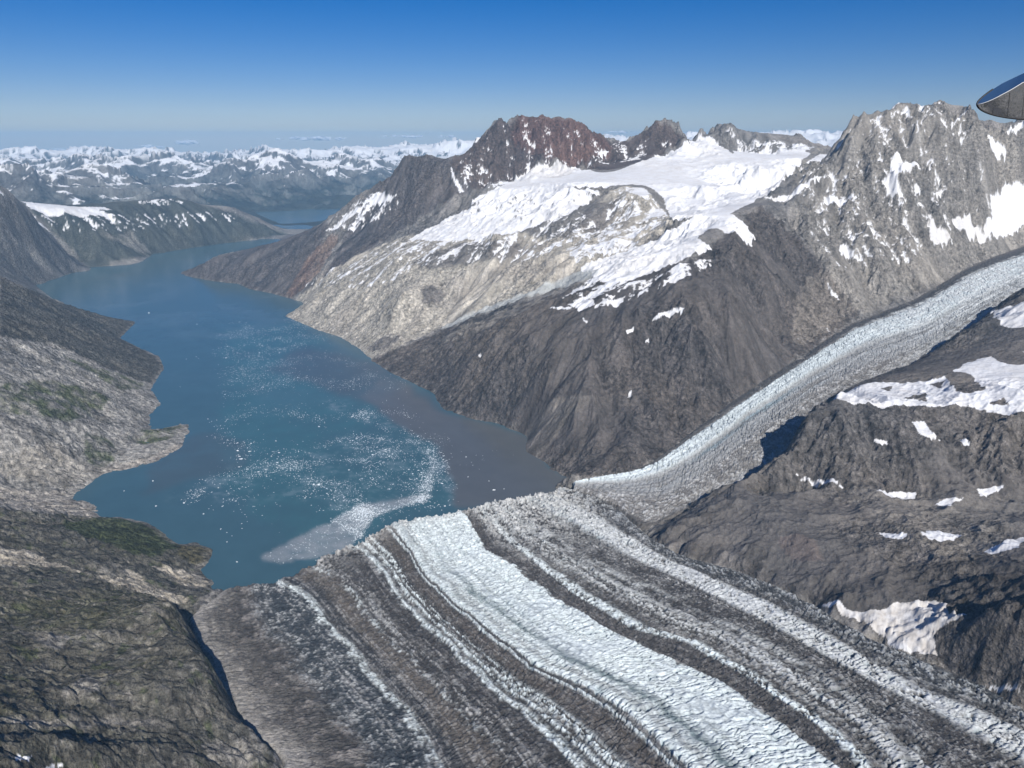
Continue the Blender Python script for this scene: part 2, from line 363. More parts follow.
# rock benches: strata steps on the steep foreground faces
st = (Z + 25 * fbm(X, Y, 300, 3, seed=8)) / 34.
stepf = (np.floor(st) + sstep(.25, .75, st - np.floor(st))) * 34. - 25 * fbm(X, Y, 300, 3, seed=8)
near_right = ((X > 500) & (Rr < 3900)).astype(f32)
Z = Z + (stepf - Z) * .5 * near_right * pinf * np.clip(sl, 0, 1) * .7
near_left = ((X < -500) & (Rr < 4300)).astype(f32)
Z = Z + (stepf - Z) * .15 * near_left * pinn
g.gx0, g.gy0 = gx, gy; g.Z = Z.astype(f32); g.base = base; g.pd = pd; g.GUL = GUL; g.RID = RID; g.FIN = FIN
g.gx, g.gy = g.grad(g.Z); g.slope = np.sqrt(g.gx ** 2 + g.gy ** 2); g.bslope = slope
print('near grid', g.Z.shape)

# far relief
B, P, caz, clr = coarse(farg, math.radians(.35), .008)
g = farg
base = g.upsample(B, caz, clr); pd = g.upsample(P, caz, clr)
X, Y = g.X, g.Y
bs = g.upsample(blur(B, 6), caz, clr)
big = ridged(X, Y, 5200, 3, .5, seed=31)
lowm = sstep(0, 1500, pd) * sstep(-40, 250, base)
b2 = bs + big * 420 * lowm
gx, gy = g.grad(b2)
g.gx0, g.gy0 = gx, gy; GUL = gully(X, Y, gx, gy, 1500, 4, .55); RID = ridged(X, Y, 2900, 6, .52, seed=33)
g.CRAG = np.full(base.shape, .7, f32)
g.Z = (base + lowm * (big * 560 + GUL * 110 + RID * 330 - 350 * sstep(16000, 26000, np.sqrt(X * X + Y * Y)))).astype(f32)
g.base = base; g.pd = pd; g.GUL = GUL; g.RID = RID; g.FIN = RID
g.gx, g.gy = g.grad(g.Z); g.slope = np.sqrt(g.gx ** 2 + g.gy ** 2); g.bslope = g.slope

# ------------------------------------------------------------------ ground cover: outlines laid on the relief
def poly_mask(g, pts, warp=0., soft=1):
    P = np.array(pts + [pts[0]], float)
    qx, qy = [], []
    for a, b in zip(P[:-1], P[1:]):
        n = max(1, int(np.hypot(*(b - a)) / 3)); t = np.arange(n) / n
        qx += list(a[0] + (b[0] - a[0]) * t); qy += list(a[1] + (b[1] - a[1]) * t)
    A, L = g.hit(qx, qy)
    if len(L) > 24:
        Lp = np.concatenate([L[-5:], L, L[:5]]); Lm = np.median(np.stack([Lp[i:i + len(L)] for i in range(11)]), 0)
        L = np.where(np.abs(L - Lm) < .06, Lm, L); Lp = np.concatenate([L[-2:], L, L[:2]])
        La = np.mean(np.stack([Lp[i:i + len(L)] for i in range(5)]), 0); L = np.where(np.abs(L - La) < .02, La, L)
    M = np.zeros(g.Z.shape, f32)
    pad_a = 2.2 * warp / math.exp(L.min()) + .002; pad_l = pad_a
    j0, j1 = np.searchsorted(g.az, [A.min() - pad_a, A.max() + pad_a]); i0, i1 = np.searchsorted(g.lr, [L.min() - pad_l, L.max() + pad_l])
    i1 = min(i1 + 1, g.nr); j1 = min(j1 + 1, g.na)
    if i1 - i0 < 2 or j1 - j0 < 2: return M
    sx, sy = g.X[i0:i1, j0:j1], g.Y[i0:i1, j0:j1]
    if warp:
        r = np.sqrt(sx * sx + sy * sy)
        wl = warp * 5
        QA = g.az[None, j0:j1] + warp / r * fbm(sx, sy, wl, 4, .6, seed=41) * 1.6; QL = g.lr[i0:i1, None] + .4 * warp / r * fbm(sx, sy, wl, 4, .6, seed=42) * 1.6
    else:
        QA = np.broadcast_to(g.az[None, j0:j1], sx.shape); QL = np.broadcast_to(g.lr[i0:i1, None], sx.shape)
    ins = np.zeros(sx.shape, bool)
    A2 = np.roll(A, -1); L2 = np.roll(L, -1)
    for a1, l1, a2, l2 in zip(A, L, A2, L2):
        if l1 == l2: continue
        c = ((l1 > QL) != (l2 > QL)) & (QA < (a2 - a1) * (QL - l1) / (l2 - l1) + a1)
        ins ^= c
    M[i0:i1, j0:j1] = ins
    return blur(M, soft) if soft else M

SNOW_SOLID = [
 [(709,131),(700,134),(687,142),(679,150),(655,157),(629,166),(606,175),(579,167),(560,165),(545,160),(535,168),(519,177),(493,191),(473,199),(470,206),(500,200),(526,193),(572,188),(612,186),(645,184),(662,196),(672,219),(680,224),(700,215),(727,216),(750,203),(770,193),(793,173),(811,151),(784,153),(734,156),(717,143)],
 [(680,226),(655,240),(639,246),(610,256),(580,266),(592,274),(604,286),(640,278),(665,268),(684,259),(714,249),(696,239),(710,226),(735,237),(750,246),(755,238),(745,222),(727,214),(700,213)],
 [(893,153),(906,160),(923,166),(912,170),(900,173),(897,182),(906,199),(896,206),(888,196),(880,186),(887,176)],[(910,176),(916,184),(923,196),(916,196)],[(930,193),(946,189),(943,196),(933,198)],
 [(813,201),(828,196),(857,198),(850,204),(830,203)],[(760,200),(793,192),(807,182),(830,169),(832,172),(810,187),(792,198),(770,203)],
 [(930,219),(945,228),(955,238),(943,247),(933,254),(932,238)],[(963,216),(980,228),(996,238),(975,243),(958,234),(950,222)],
 [(988,200),(1008,183),(1030,188),(1030,224),(996,242),(976,240),(982,228),(993,215)],[(988,136),(1000,146),(1011,156),(997,160),(990,148)],[(1005,133),(1026,118),(1030,124),(1012,136)],
 [(838,246),(846,243),(854,252),(853,259),(842,258)],[(888,106),(900,103),(899,107)],[(903,110),(908,107),(911,118),(906,116)],[(938,102),(941,103),(939,107)],[(950,124),(968,110),(974,109),(958,121),(951,129)],[(826,283),(834,292),(839,300),(832,296)],
 [(831,399),(857,385),(885,382),(916,384),(950,376),(963,364),(990,356),(1030,349),(1030,416),(996,414),(960,405),(930,408),(916,406),(900,404),(883,409),(868,402),(857,406)],
 [(989,310),(1030,302),(1030,330),(1003,328)],
 [(913,423),(924,421),(930,430),(942,442),(920,436)],[(870,439),(886,441),(890,446),(875,444)],[(960,440),(966,439),(969,446),(964,447)],[(797,477),(815,479),(843,486),(835,489),(805,482)],[(873,492),(905,493),(918,490),(915,500),(890,497)],[(935,505),(950,498),(963,498),(955,507)],[(978,490),(1004,486),(990,495),(980,497)],
 [(880,533),(906,534),(903,540),(886,538)],[(920,536),(930,528),(940,533),(963,533),(956,541),(930,541)],
 [(817,601),(843,604),(850,613),(890,609),(930,598),(943,603),(943,613),(970,614),(945,628),(930,636),(936,659),(896,646),(870,629),(860,622),(840,613)],
 [(973,679),(990,686),(1016,689),(1030,702),(1000,694)],[(983,553),(1000,544),(1019,534),(1030,540),(1006,553)],
 [(20,200),(66,206),(90,208),(106,204),(112,207),(100,213),(116,215),(90,217),(40,216)],[(0,190),(8,197),(0,199),(-5,197)],
 [(15,757),(33,756),(28,762),(18,762)],[(44,766),(66,764),(60,770),(44,770)],
 [(652,321),(660,313),(684,308),(682,314),(668,317)],[(624,333),(633,328),(634,331),(627,335)],[(643,342),(648,339),(650,342)],[(581,318),(588,322),(586,324)],[(549,308),(572,307),(570,310)],[(590,297),(595,293),(596,299)],[(607,296),(616,296),(612,300)],[(476,355),(483,354),(481,358)],[(627,397),(631,392),(632,396)],
 [(521,131),(526,138),(537,148),(534,149),(523,140)],[(573,131),(579,132),(578,136)],[(596,152),(610,151),(606,157),(600,157)],[(524,164),(532,171),(545,163),(550,168),(530,176)],[(480,124),(487,128),(478,141),(474,146)],
 [(568,304),(592,299),(594,305),(580,312)],
 [(383,188),(387,197),(401,202),(367,205),(362,203)],[(355,209),(366,207),(340,226),(325,232)],[(451,166),(456,180),(464,192),(460,193),(452,180)]]
SNOW_PATCHY = [
 (.80, [(406,240),(440,222),(473,206),(500,196),(560,188),(600,190),(590,203),(560,218),(539,226),(499,238),(440,242)]),
 (.40, [(300,285),(406,236),(499,234),(582,210),(612,240),(520,262),(440,262),(370,290)]),
 (.45, [(612,190),(645,186),(672,220),(640,240),(600,236)]), (.62, [(569,250),(612,239),(640,240),(636,248),(600,258),(575,268)]),
 (.52, [(560,300),(592,274),(640,278),(690,262),(714,250),(720,262),(660,290),(600,312)]),
 (.40, [(793,173),(830,143),(863,113),(938,101),(985,130),(1000,200),(930,260),(840,270),(800,220)]),
 (.5, [(330,222),(373,190),(400,200),(400,212),(345,235)]), (.34,[(449,160),(519,115),(612,141),(687,139),(640,160),(560,172),(470,195)]),
 (.5, [(717,123),(740,138),(817,145),(800,155),(735,158)]), (.56,[(134,202),(180,198),(188,205),(140,207)]),(.36,[(0,205),(120,214),(240,210),(240,222),(100,235),(0,228)]),
 (.22,[(690,400),(720,380),(850,310),(900,300),(850,330),(740,400)])]

def cover(g):
    X, Y, Z = g.X, g.Y, g.Z
    N1 = fbm(X, Y, 700, 5, .55, seed=51); N2 = fbm(X, Y, 90 if g is near else 420, 5, .6, seed=52); N3 = fbm(X, Y, 25, 3, .6, seed=53)
    along = g.GUL
    C = np.empty(Z.shape + (3,), f32)
    def put(mask, col, k=1.0):
        m = (mask * k)[..., None]; C[:] = C * (1 - m) + np.array(col, f32) * m
    C[:] = (.17, .165, .16)
    isnear = g is near
    if isnear:
        put(poly_mask(g, [(285,318),(300,292),(340,262),(406,236),(499,230),(570,240),(612,188),(640,186),(675,222),(640,246),(580,272),(500,305),(440,328),(372,361)], 30, 4), (.37, .35, .31))
        # darker slabs in the pale wall
        for p in ([(420,290),(432,285),(446,295),(440,304),(424,305)], [(410,262),(470,240),(520,243),(532,256),(480,262),(430,270)], [(580,215),(610,196),(622,205),(600,235),(584,232)], [(365,350),(385,335),(400,338),(385,352)]):
            put(poly_mask(g, p, 20, 3), (.12, .115, .115), .8)
        put(sstep(.0, .35, N1) * (X > -2600) * (Rr_ := np.sqrt(X * X + Y * Y) > 4000), (.16, .15, .145), .45)
        put(poly_mask(g, [(360,362),(410,345),(440,331),(500,308),(570,290),(600,280),(690,262),(720,240),(762,203),(790,232),(817,257),(860,314),(727,408),(684,440),(640,470),(560,482),(480,430),(420,395)], 25, 4), (.088, .081, .078))
        put(poly_mask(g, [(300,300),(330,268),(350,225),(373,188),(406,156),(449,158),(473,190),(440,205),(400,232),(340,265),(285,300),(245,292),(180,280),(180,268),(250,248),(330,222)], 30, 4), (.088, .083, .085))
        put(poly_mask(g, [(449,162),(489,128),(519,113),(560,114),(612,140),(629,142),(655,119),(687,138),(655,157),(606,172),(545,160),(519,177),(475,192)], 15, 3), (.085, .072, .07))
        put(poly_mask(g, [(510,140),(519,114),(560,114),(600,130),(612,142),(610,158),(596,160),(570,166),(545,158),(525,150)], 20, 5), (.118, .078, .07))
        put(poly_mask(g, [(305,262),(330,232),(338,240),(318,275),(290,300),(285,296)], 15, 4), (.17, .115, .09), .6)
        for p in ([(800,285),(830,262),(860,310),(840,322),(800,350),(790,340)], [(792,195),(808,200),(800,235),(788,232)], [(935,215),(975,205),(1000,215),(990,245),(930,256)], [(520,440),(548,400),(600,395),(560,430),(540,460)]):
            put(poly_mask(g, p, 25, 5), (.25, .23, .205), .4)
        put(poly_mask(g, [(793,173),(843,120),(938,98),(990,130),(1030,118),(1030,245),(970,268),(860,318),(817,257),(790,215)], 10, 4) , (.215, .205, .19), .9)
        # foreground ridge on the right
        put(poly_mask(g, [(655,545),(657,520),(700,485),(830,395),(900,365),(985,300),(1040,285),(1040,720),(936,662),(800,596),(700,560)], 0, 2), (.11, .104, .1))
        put(poly_mask(g, [(820,600),(880,570),(960,560),(1030,560),(1030,700),(940,662)], 20, 4), (.07, .067, .066), .8)
        put(poly_mask(g, [(780,535),(812,535),(822,560),(800,565),(785,555)], 18, 6), (.15, .112, .1), .35)
        put(poly_mask(g, [(830,485),(1030,500),(1030,545),(960,560),(905,540)], 20, 5), (.145, .138, .13), .8)
        # left shores
        left = (X < -500).astype(f32)
        put(poly_mask(g, [(0,270),(60,303),(140,320),(125,338),(165,365),(150,385),(100,365),(60,345),(0,340)], 20, 4), (.075, .075, .07))
        prom = poly_mask(g, [(-20,335),(60,345),(100,368),(155,385),(165,405),(150,430),(195,420),(190,440),(110,475),(75,500),(-20,510)], 20, 4)
        put(prom, (.23, .225, .215))
        fol = fbm(X * .25 - Y * .55, Y * .9 + X * .9, 120, 5, .65, seed=64)
        put(prom * sstep(.05, .35, fol), (.33, .32, .30), .8); put(prom * sstep(.05, .35, -fol), (.09, .088, .082), .8)
        for p in ([(0,385),(45,380),(90,388),(112,400),(100,415),(60,422),(0,412)], [(85,430),(110,440),(115,462),(95,472),(85,455)], [(125,440),(150,425),(185,425),(175,438),(140,447)], [(60,355),(120,375),(150,385),(120,392),(90,372)]):
            put(poly_mask(g, p, 30, 5) * sstep(-.35, .25, N2), (.045, .058, .025), .9)
        put(poly_mask(g, [(-10,485),(40,492),(80,490),(110,468),(150,458),(185,438),(180,452),(130,470),(90,484),(75,496),(102,508),(100,520),(60,512),(-10,505)], 12, 4), (.29, .27, .245), .85)
        put(poly_mask(g, [(60,440),(80,470),(110,466),(95,480),(60,490),(-10,470),(-10,460)], 15, 4), (.24, .225, .2), .6)
        fg = poly_mask(g, [(-40,506),(100,518),(150,522),(216,548),(216,590),(192,604),(240,700),(275,745),(270,800),(-40,800)], 0, 2)
        put(fg, (.088, .085, .073))
        stk = fbm(X * .35 + Y * .25, Y - X * .3, 110, 5, .65, seed=63)
        put(fg * sstep(.0, .3, N1 + .6 * stk), (.056, .060, .040), .7)
        put(fg * sstep(.1, .4, stk), (.12, .112, .095), .7)
        put(fg * sstep(.2, .45, fbm(X, Y, 260, 5, .6, seed=61) + .3 * stk), (.14, .135, .125), .6)
        put(fg * sstep(.32, .5, fbm(X, Y, 120, 4, .6, seed=62)), (.2, .195, .185), .5)
        put(fg * sstep(.16, .34, fbm(X + .4 * Y, Y * 1.6, 34, 4, .65, seed=69) + .35 * stk), (.19, .18, .165), .6)
        put(fg * sstep(.2, .36, fbm(X, Y * 1.3, 60, 4, .65, seed=70) - .2 * stk), (.045, .055, .026), .7)
        put(poly_mask(g, [(60,525),(110,515),(160,530),(180,545),(150,560),(110,545)], 18, 5), (.034, .047, .018), .8)
        put(poly_mask(g, [(178,545),(205,546),(214,550),(208,562),(195,568),(178,556)], 6, 3), (.075, .068, .04), .9)
        for p in ([(-10,548),(30,550),(50,562),(85,572),(110,580),(60,567),(30,566),(-10,566)], [(100,576),(130,578),(160,588),(190,600),(180,606),(150,594),(110,584)], [(150,565),(180,570),(200,575),(210,585),(190,592),(175,580)], [(125,570),(140,575),(150,590),(135,590)]):
            put(poly_mask(g, p, 9, 3), (.36, .33, .28), .9)
        for p in ([(60,690),(85,675),(98,680),(95,695),(70,702)], [(0,715),(50,722),(130,716),(180,728),(178,734),(120,724),(50,731),(0,722)], [(200,745),(260,735),(265,765),(215,768)], [(35,640),(60,630),(70,640),(50,655)]):
            put(poly_mask(g, p, 18, 4), (.22, .21, .195), .7)
        # trimline scree just above the ice and pale wave-washed rock above the water
        put(sstep(45, 8, g.pd + 20 * N2) * (.4 + .4 * left), (.26, .245, .22), .7)
        # far shore
        put(poly_mask(g, [(-20,185),(20,203),(60,245),(90,268),(36,290),(-20,275)], 10, 4), (.10, .098, .096))
        put(poly_mask(g, [(20,200),(180,196),(290,234),(150,256),(90,270)], 10, 4), (.06, .066, .06))
        for p in ([(97,230),(115,238),(150,252),(146,255),(110,240)], [(120,236),(130,232),(150,253),(140,252)], [(5,235),(40,255),(60,275),(52,277),(30,258)], [(110,262),(140,258),(135,264),(110,266)]):
            put(poly_mask(g, p, 25, 3), (.26, .25, .23), .6)
    else:
        C[:] = (.10, .10, .10)
        put(sstep(900, 250, Z + 200 * N1), (.03, .04, .035), .9)
        put(sstep(.55, .95, g.slope + .3 * N2) * sstep(1200, 300, Z), (.2, .2, .19), .45)
    # weathering: random streaks running downslope, joint pattern, mottling
    stre = gully(X + 4130, Y - 2770, g.gx0, g.gy0, 230 if isnear else 900, 4, .6)
    jnt = ridged(X + 900, Y - 500, 46 if isnear else 300, 3, .6, seed=55)
    cr = g.CRAG; RR = np.sqrt(X * X + Y * Y) if isnear else np.full(X.shape, 4000, f32)
    k = 1 + (.20 + .14 * (1 - cr)) * stre * np.clip(g.bslope / .4, .2, 1) + (.25 + .35 * cr) * N2 + (.12 + .62 * cr) * N3 * np.clip(3600 / RR, .35, 1) + .38 * N1 + .38 * cr * jnt * np.clip(5000 / RR, .4, 1)
    k = np.clip(k, .36, 2.2)
    C *= np.array([1.20, 1.17, 1.12], f32) if isnear else 1
    C *= k[..., None]
    C += (N1[..., None] * np.array([.012, .003, -.008], f32)) 
    if isnear:
        S = np.zeros(Z.shape, f32)
        for p in SNOW_SOLID: S = np.maximum(S, poly_mask(g, p, 9 if abs(p[0][0] - p[2][0]) < 25 else 22, 1) * 1.0)
        for p in ([(944,377),(958,366),(974,378),(986,390),(962,397)], [(903,398),(928,393),(926,402)], [(988,353),(1008,346),(1030,354),(1022,368),(1000,363)], [(930,384),(945,381),(940,389)], [(985,404),(1005,398),(1010,406)], [(880,388),(892,386),(890,392)], [(900,372),(935,352),(965,338),(990,330),(985,345),(950,366),(915,380)]): S *= 1 - poly_mask(g, p, 12, 1)
        for v, p in SNOW_PATCHY: S = np.maximum(S, poly_mask(g, p, 25, 6) * v)
        rough = g.Z - blur(g.Z, 12)
        sn = S + (.30 * N2 + .22 * N3 + .18 * N1) * (S < .93) + .10 * (S > .93) * N2 * 2 - np.clip(rough, -6, 6) * .022 * (1 - .75 * (S > .93)) - np.clip(g.slope - .9, 0, 1.2) * (.25 - .13 * (S > .93))
        sn += .28 * stre * (S > .3) * (S < .6)
        snow = sstep(.47, .56, sn) * (S > .02)
    else:
        sn = (Z + 260 * N1 + 420 * N2) / 1000. - .6 * np.clip(g.slope - .42, 0, 1.2) - .15 * g.gy + .0
        sn = sn - .30 * g.RID + .12 * N3
        sn += .22 * N1
        snow = sstep(.60, .70, sn)
    dirt = np.clip(1 + .16 * N2 + .10 * N1, .6, 1.05)
    sc = np.array([.80, .80, .80], f32) * dirt[..., None] ** np.array([.8, 1., 1.3], f32)
    m = snow[..., None]
    if isnear:
        for p, kk in (([(812,598),(850,610),(930,595),(975,614),(940,662),(860,630)], .8), ([(925,216),(958,236),(932,256)], .6), ([(960,214),(998,240),(975,246),(950,222)], .5), ([(970,676),(1030,685),(1030,705)], .6), ([(519,177),(545,161),(580,168),(560,180)], .5)):
            dm = (poly_mask(g, p, 12, 3) * kk * np.clip(.6 + 1.1 * N1 + .8 * N3, 0, 1))[..., None]
            sc = sc * (1 - dm) + np.array([.50, .455, .40], f32) * dm
    C[:] = C * (1 - m) + sc * m
    if isnear:
        # the thin ice tongue of the hanging glacier and its grey outwash
        ice = poly_mask(g, [(598,268),(580,270),(560,280),(530,292),(503,301),(466,315),(440,327),(445,329),(470,318),(505,305),(540,294),(575,284),(600,276)], 6, 3)
        put(ice * np.clip(.75 + .5 * N2, 0, 1), (.46, .48, .47))
        put(poly_mask(g, [(470,322),(505,309),(560,292),(540,305),(500,322),(470,335),(440,345),(420,352)], 12, 3) * sstep(-.25, .2, N2), (.27, .25, .22), .6)
        snow = np.maximum(snow, ice * .8)
    np.clip(C, .012, .85, out=C)
    return C, np.maximum(snow, .6 * (1 - g.CRAG))

# ------------------------------------------------------------------ mesh helpers
def set_props(o, label=None, cat=None, group=None, kind=None):
    if label: o['label'] = label
    if cat: o['category'] = cat
    if group: o['group'] = group
    if kind: o['kind'] = kind
    return o
def make_mesh(name, V, Q, mat, col=None, smooth=True, parent=None):
    V = np.ascontiguousarray(V, f32); Q = np.ascontiguousarray(Q, np.int32)
    me = bpy.data.meshes.new(name); n, k = Q.shape
    me.vertices.add(len(V)); me.vertices.foreach_set('co', V.ravel())
    me.loops.add(n * k); me.loops.foreach_set('vertex_index', Q.ravel())
    me.polygons.add(n); me.polygons.foreach_set('loop_start', np.arange(0, n * k, k, dtype=np.int32))
    try: me.polygons.foreach_set('loop_total', np.full(n, k, np.int32))
    except Exception: pass
    me.polygons.foreach_set('use_smooth', np.full(n, smooth, bool))
    if col is not None:
        at = me.color_attributes.new('Col', 'FLOAT_COLOR', 'POINT'); at.data.foreach_set('color', np.ascontiguousarray(col, f32).ravel())
    me.update(calc_edges=True)
    me.materials.append(mat)
    o = bpy.data.objects.new(name, me); coll.objects.link(o)
    if parent: o.parent = parent
    return o
def grid_quads(nr, nc):
    i = np.arange((nr - 1) * nc).reshape(nr - 1, nc)[:, :-1]
    return np.stack([i, i + 1, i + nc + 1, i + nc], -1)
def compact(V, col, Q):
    used = np.zeros(len(V), bool); used[Q.ravel()] = True
    idx = np.cumsum(used) - 1
    return V[used], col[used], idx[Q]

# ------------------------------------------------------------------ materials
def mat(name, base=None, rough=.9, spec=.2):
    m = bpy.data.materials.new(name); m.use_nodes = True; nt = m.node_tree
    b = nt.nodes['Principled BSDF']; b.inputs['Roughness'].default_value = rough; b.inputs['Specular IOR Level'].default_value = spec
    if base: b.inputs['Base Color'].default_value = (*base, 1)
    return m, nt, b
def node(nt, t, **kw):
    n = nt.nodes.new(t)
    for k, v in kw.items(): setattr(n, k, v)
    return n
def noise(nt, vec, scale, detail=4, rough=.6):
    n = node(nt, 'ShaderNodeTexNoise'); n.inputs['Scale'].default_value = scale; n.inputs['Detail'].default_value = detail; n.inputs['Roughness'].default_value = rough
    nt.links.new(vec, n.inputs['Vector']); return n.outputs['Fac']
def maprange(nt, v, a, b, c, d):
    n = node(nt, 'ShaderNodeMapRange'); nt.links.new(v, n.inputs['Value'])
    for i, x in zip((1, 2, 3, 4), (a, b, c, d)): n.inputs[i].default_value = x
    return n.outputs['Result']
def math_n(nt, op, a, b):
    n = node(nt, 'ShaderNodeMath', operation=op)
    for i, x in enumerate((a, b)):
        if isinstance(x, (int, float)): n.inputs[i].default_value = x
        else: nt.links.new(x, n.inputs[i])
    return n.outputs[0]
def surface_mat(name, s1, s2, depth, vary, rough=.92):
    """vertex cover colour x fine procedural mottling, with rock relief as bump; alpha of the cover = snow"""
    m, nt, b = mat(name, None, rough, .15)
    tc = node(nt, 'ShaderNodeTexCoord').outputs['Object']
    at = node(nt, 'ShaderNodeAttribute', attribute_name='Col')
    n1 = noise(nt, tc, s1, 5, .65); n2 = noise(nt, tc, s2, 4, .6)
    v = math_n(nt, 'MULTIPLY', maprange(nt, n1, .3, .7, 1 - vary, 1 + vary), maprange(nt, n2, .3, .7, 1 - vary * .7, 1 + vary * .7))
    one = math_n(nt, 'SUBTRACT', 1.0, at.outputs['Alpha'])
    v = math_n(nt, 'ADD', math_n(nt, 'MULTIPLY', math_n(nt, 'SUBTRACT', v, 1.0), math_n(nt, 'ADD', math_n(nt, 'MULTIPLY', one, .88), .12)), 1.0)
    mx = node(nt, 'ShaderNodeVectorMath', operation='SCALE'); nt.links.new(at.outputs['Color'], mx.inputs[0]); nt.links.new(v, mx.inputs['Scale'])
    nt.links.new(mx.outputs[0], b.inputs['Base Color'])
    hgt = math_n(nt, 'ADD', math_n(nt, 'MULTIPLY', n1, .7), math_n(nt, 'MULTIPLY', n2, .3))
    vo = node(nt, 'ShaderNodeTexVoronoi'); vo.inputs['Scale'].default_value = s1 * 1.3
    vd = node(nt, 'ShaderNodeVectorMath', operation='MULTIPLY_ADD'); ns = node(nt, 'ShaderNodeTexNoise'); ns.inputs['Scale'].default_value = s1; nt.links.new(tc, ns.inputs['Vector'])
    nt.links.new(ns.outputs['Color'], vd.inputs[0]); vd.inputs[1].default_value = (.9 / s1,) * 3; nt.links.new(tc, vd.inputs[2]); nt.links.new(vd.outputs[0], vo.inputs['Vector'])
    hgt = math_n(nt, 'ADD', hgt, math_n(nt, 'MULTIPLY', vo.outputs['Distance'], .45))
    bp = node(nt, 'ShaderNodeBump'); bp.inputs['Distance'].default_value = depth
    nt.links.new(hgt, bp.inputs['Height']); nt.links.new(math_n(nt, 'ADD', math_n(nt, 'MULTIPLY', one, .75), .2), bp.inputs['Strength'])
    nt.links.new(bp.outputs[0], b.inputs['Normal'])
    return m
M_land = surface_mat('rock and snow', .045, .19, 20., .6)
M_far = surface_mat('distant rock and snow', .006, .02, 60., .4)
M_ice = surface_mat('glacier ice and debris', .09, .33, 3.5, .30, .8)

# ------------------------------------------------------------------ land objects
def land(g, mt, splits):
    C, snow = cover(g)
    col = np.concatenate([C, snow[..., None]], -1).reshape(-1, 4)
    V = np.stack([g.X, g.Y, g.Z], -1).reshape(-1, 3)
    X, Y, Z = g.X, g.Y, g.Z
    floor = np.where(Y < 3600 - .0 * X, np.minimum(main_z(X, Y) - 45, 1e9), -30)
    keep = Z > -28
    if g is near:
        inm = (X > -1400) & (Y < 3500) & (Z < main_z(X, Y) - 60) & (X > -1100)
        keep &= ~inm
    Q = grid_quads(g.nr, g.na).reshape(-1, 4)
    kf = keep.ravel()[Q].any(1); Q = Q[kf]
    cen = V[Q[:, 0]]
    lab = splits(cen[:, 0], cen[:, 1], cen[:, 2])
    objs = []
    for name in dict.fromkeys(lab.tolist()):
        q = Q[lab == name]
        v, c, q = compact(V, col, q)
        o = make_mesh(name, v, q, mt, c); set_props(o, kind='structure'); objs.append(o)
    return objs
def near_split(x, y, z):
    r = np.hypot(x, y); a = np.degrees(np.arctan2(x, y))
    out = np.full(x.shape, 'mountain', object)
    # a line down the middle of the fjord
    fj = [(2600, -24), (2750, -14), (3100, -8), (3450, 4), (3460, 44)]
    mid = np.interp(r, [0, 2500, 3000, 4000, 5000, 6000, 7000, 8000, 9000, 10000, 11000, 12000, 13500, 14000, 20000], [-18, -18, -14, -12, -14, -16, -19, -22, -24, -25, -20.5, -18.5, -16, -15, -15])
    out[a < mid] = 'hillside'
    tz = (x - 280) * -.572 + (y - 3414) * .82      # across the tributary valley
    tx = (x - 280) * .82 + (y - 3414) * .572
    rid = (a > -5) & (tz < np.interp(tx, [0, 500, 1500, 2500, 5000], [-150, -130, -60, -30, 0]))
    out[rid & (r < 7000)] = 'ridge'
    return out
land_near = land(near, M_land, near_split)
land_far = land(farg, M_far, lambda x, y, z: np.full(x.shape, 'mountain_range', object))

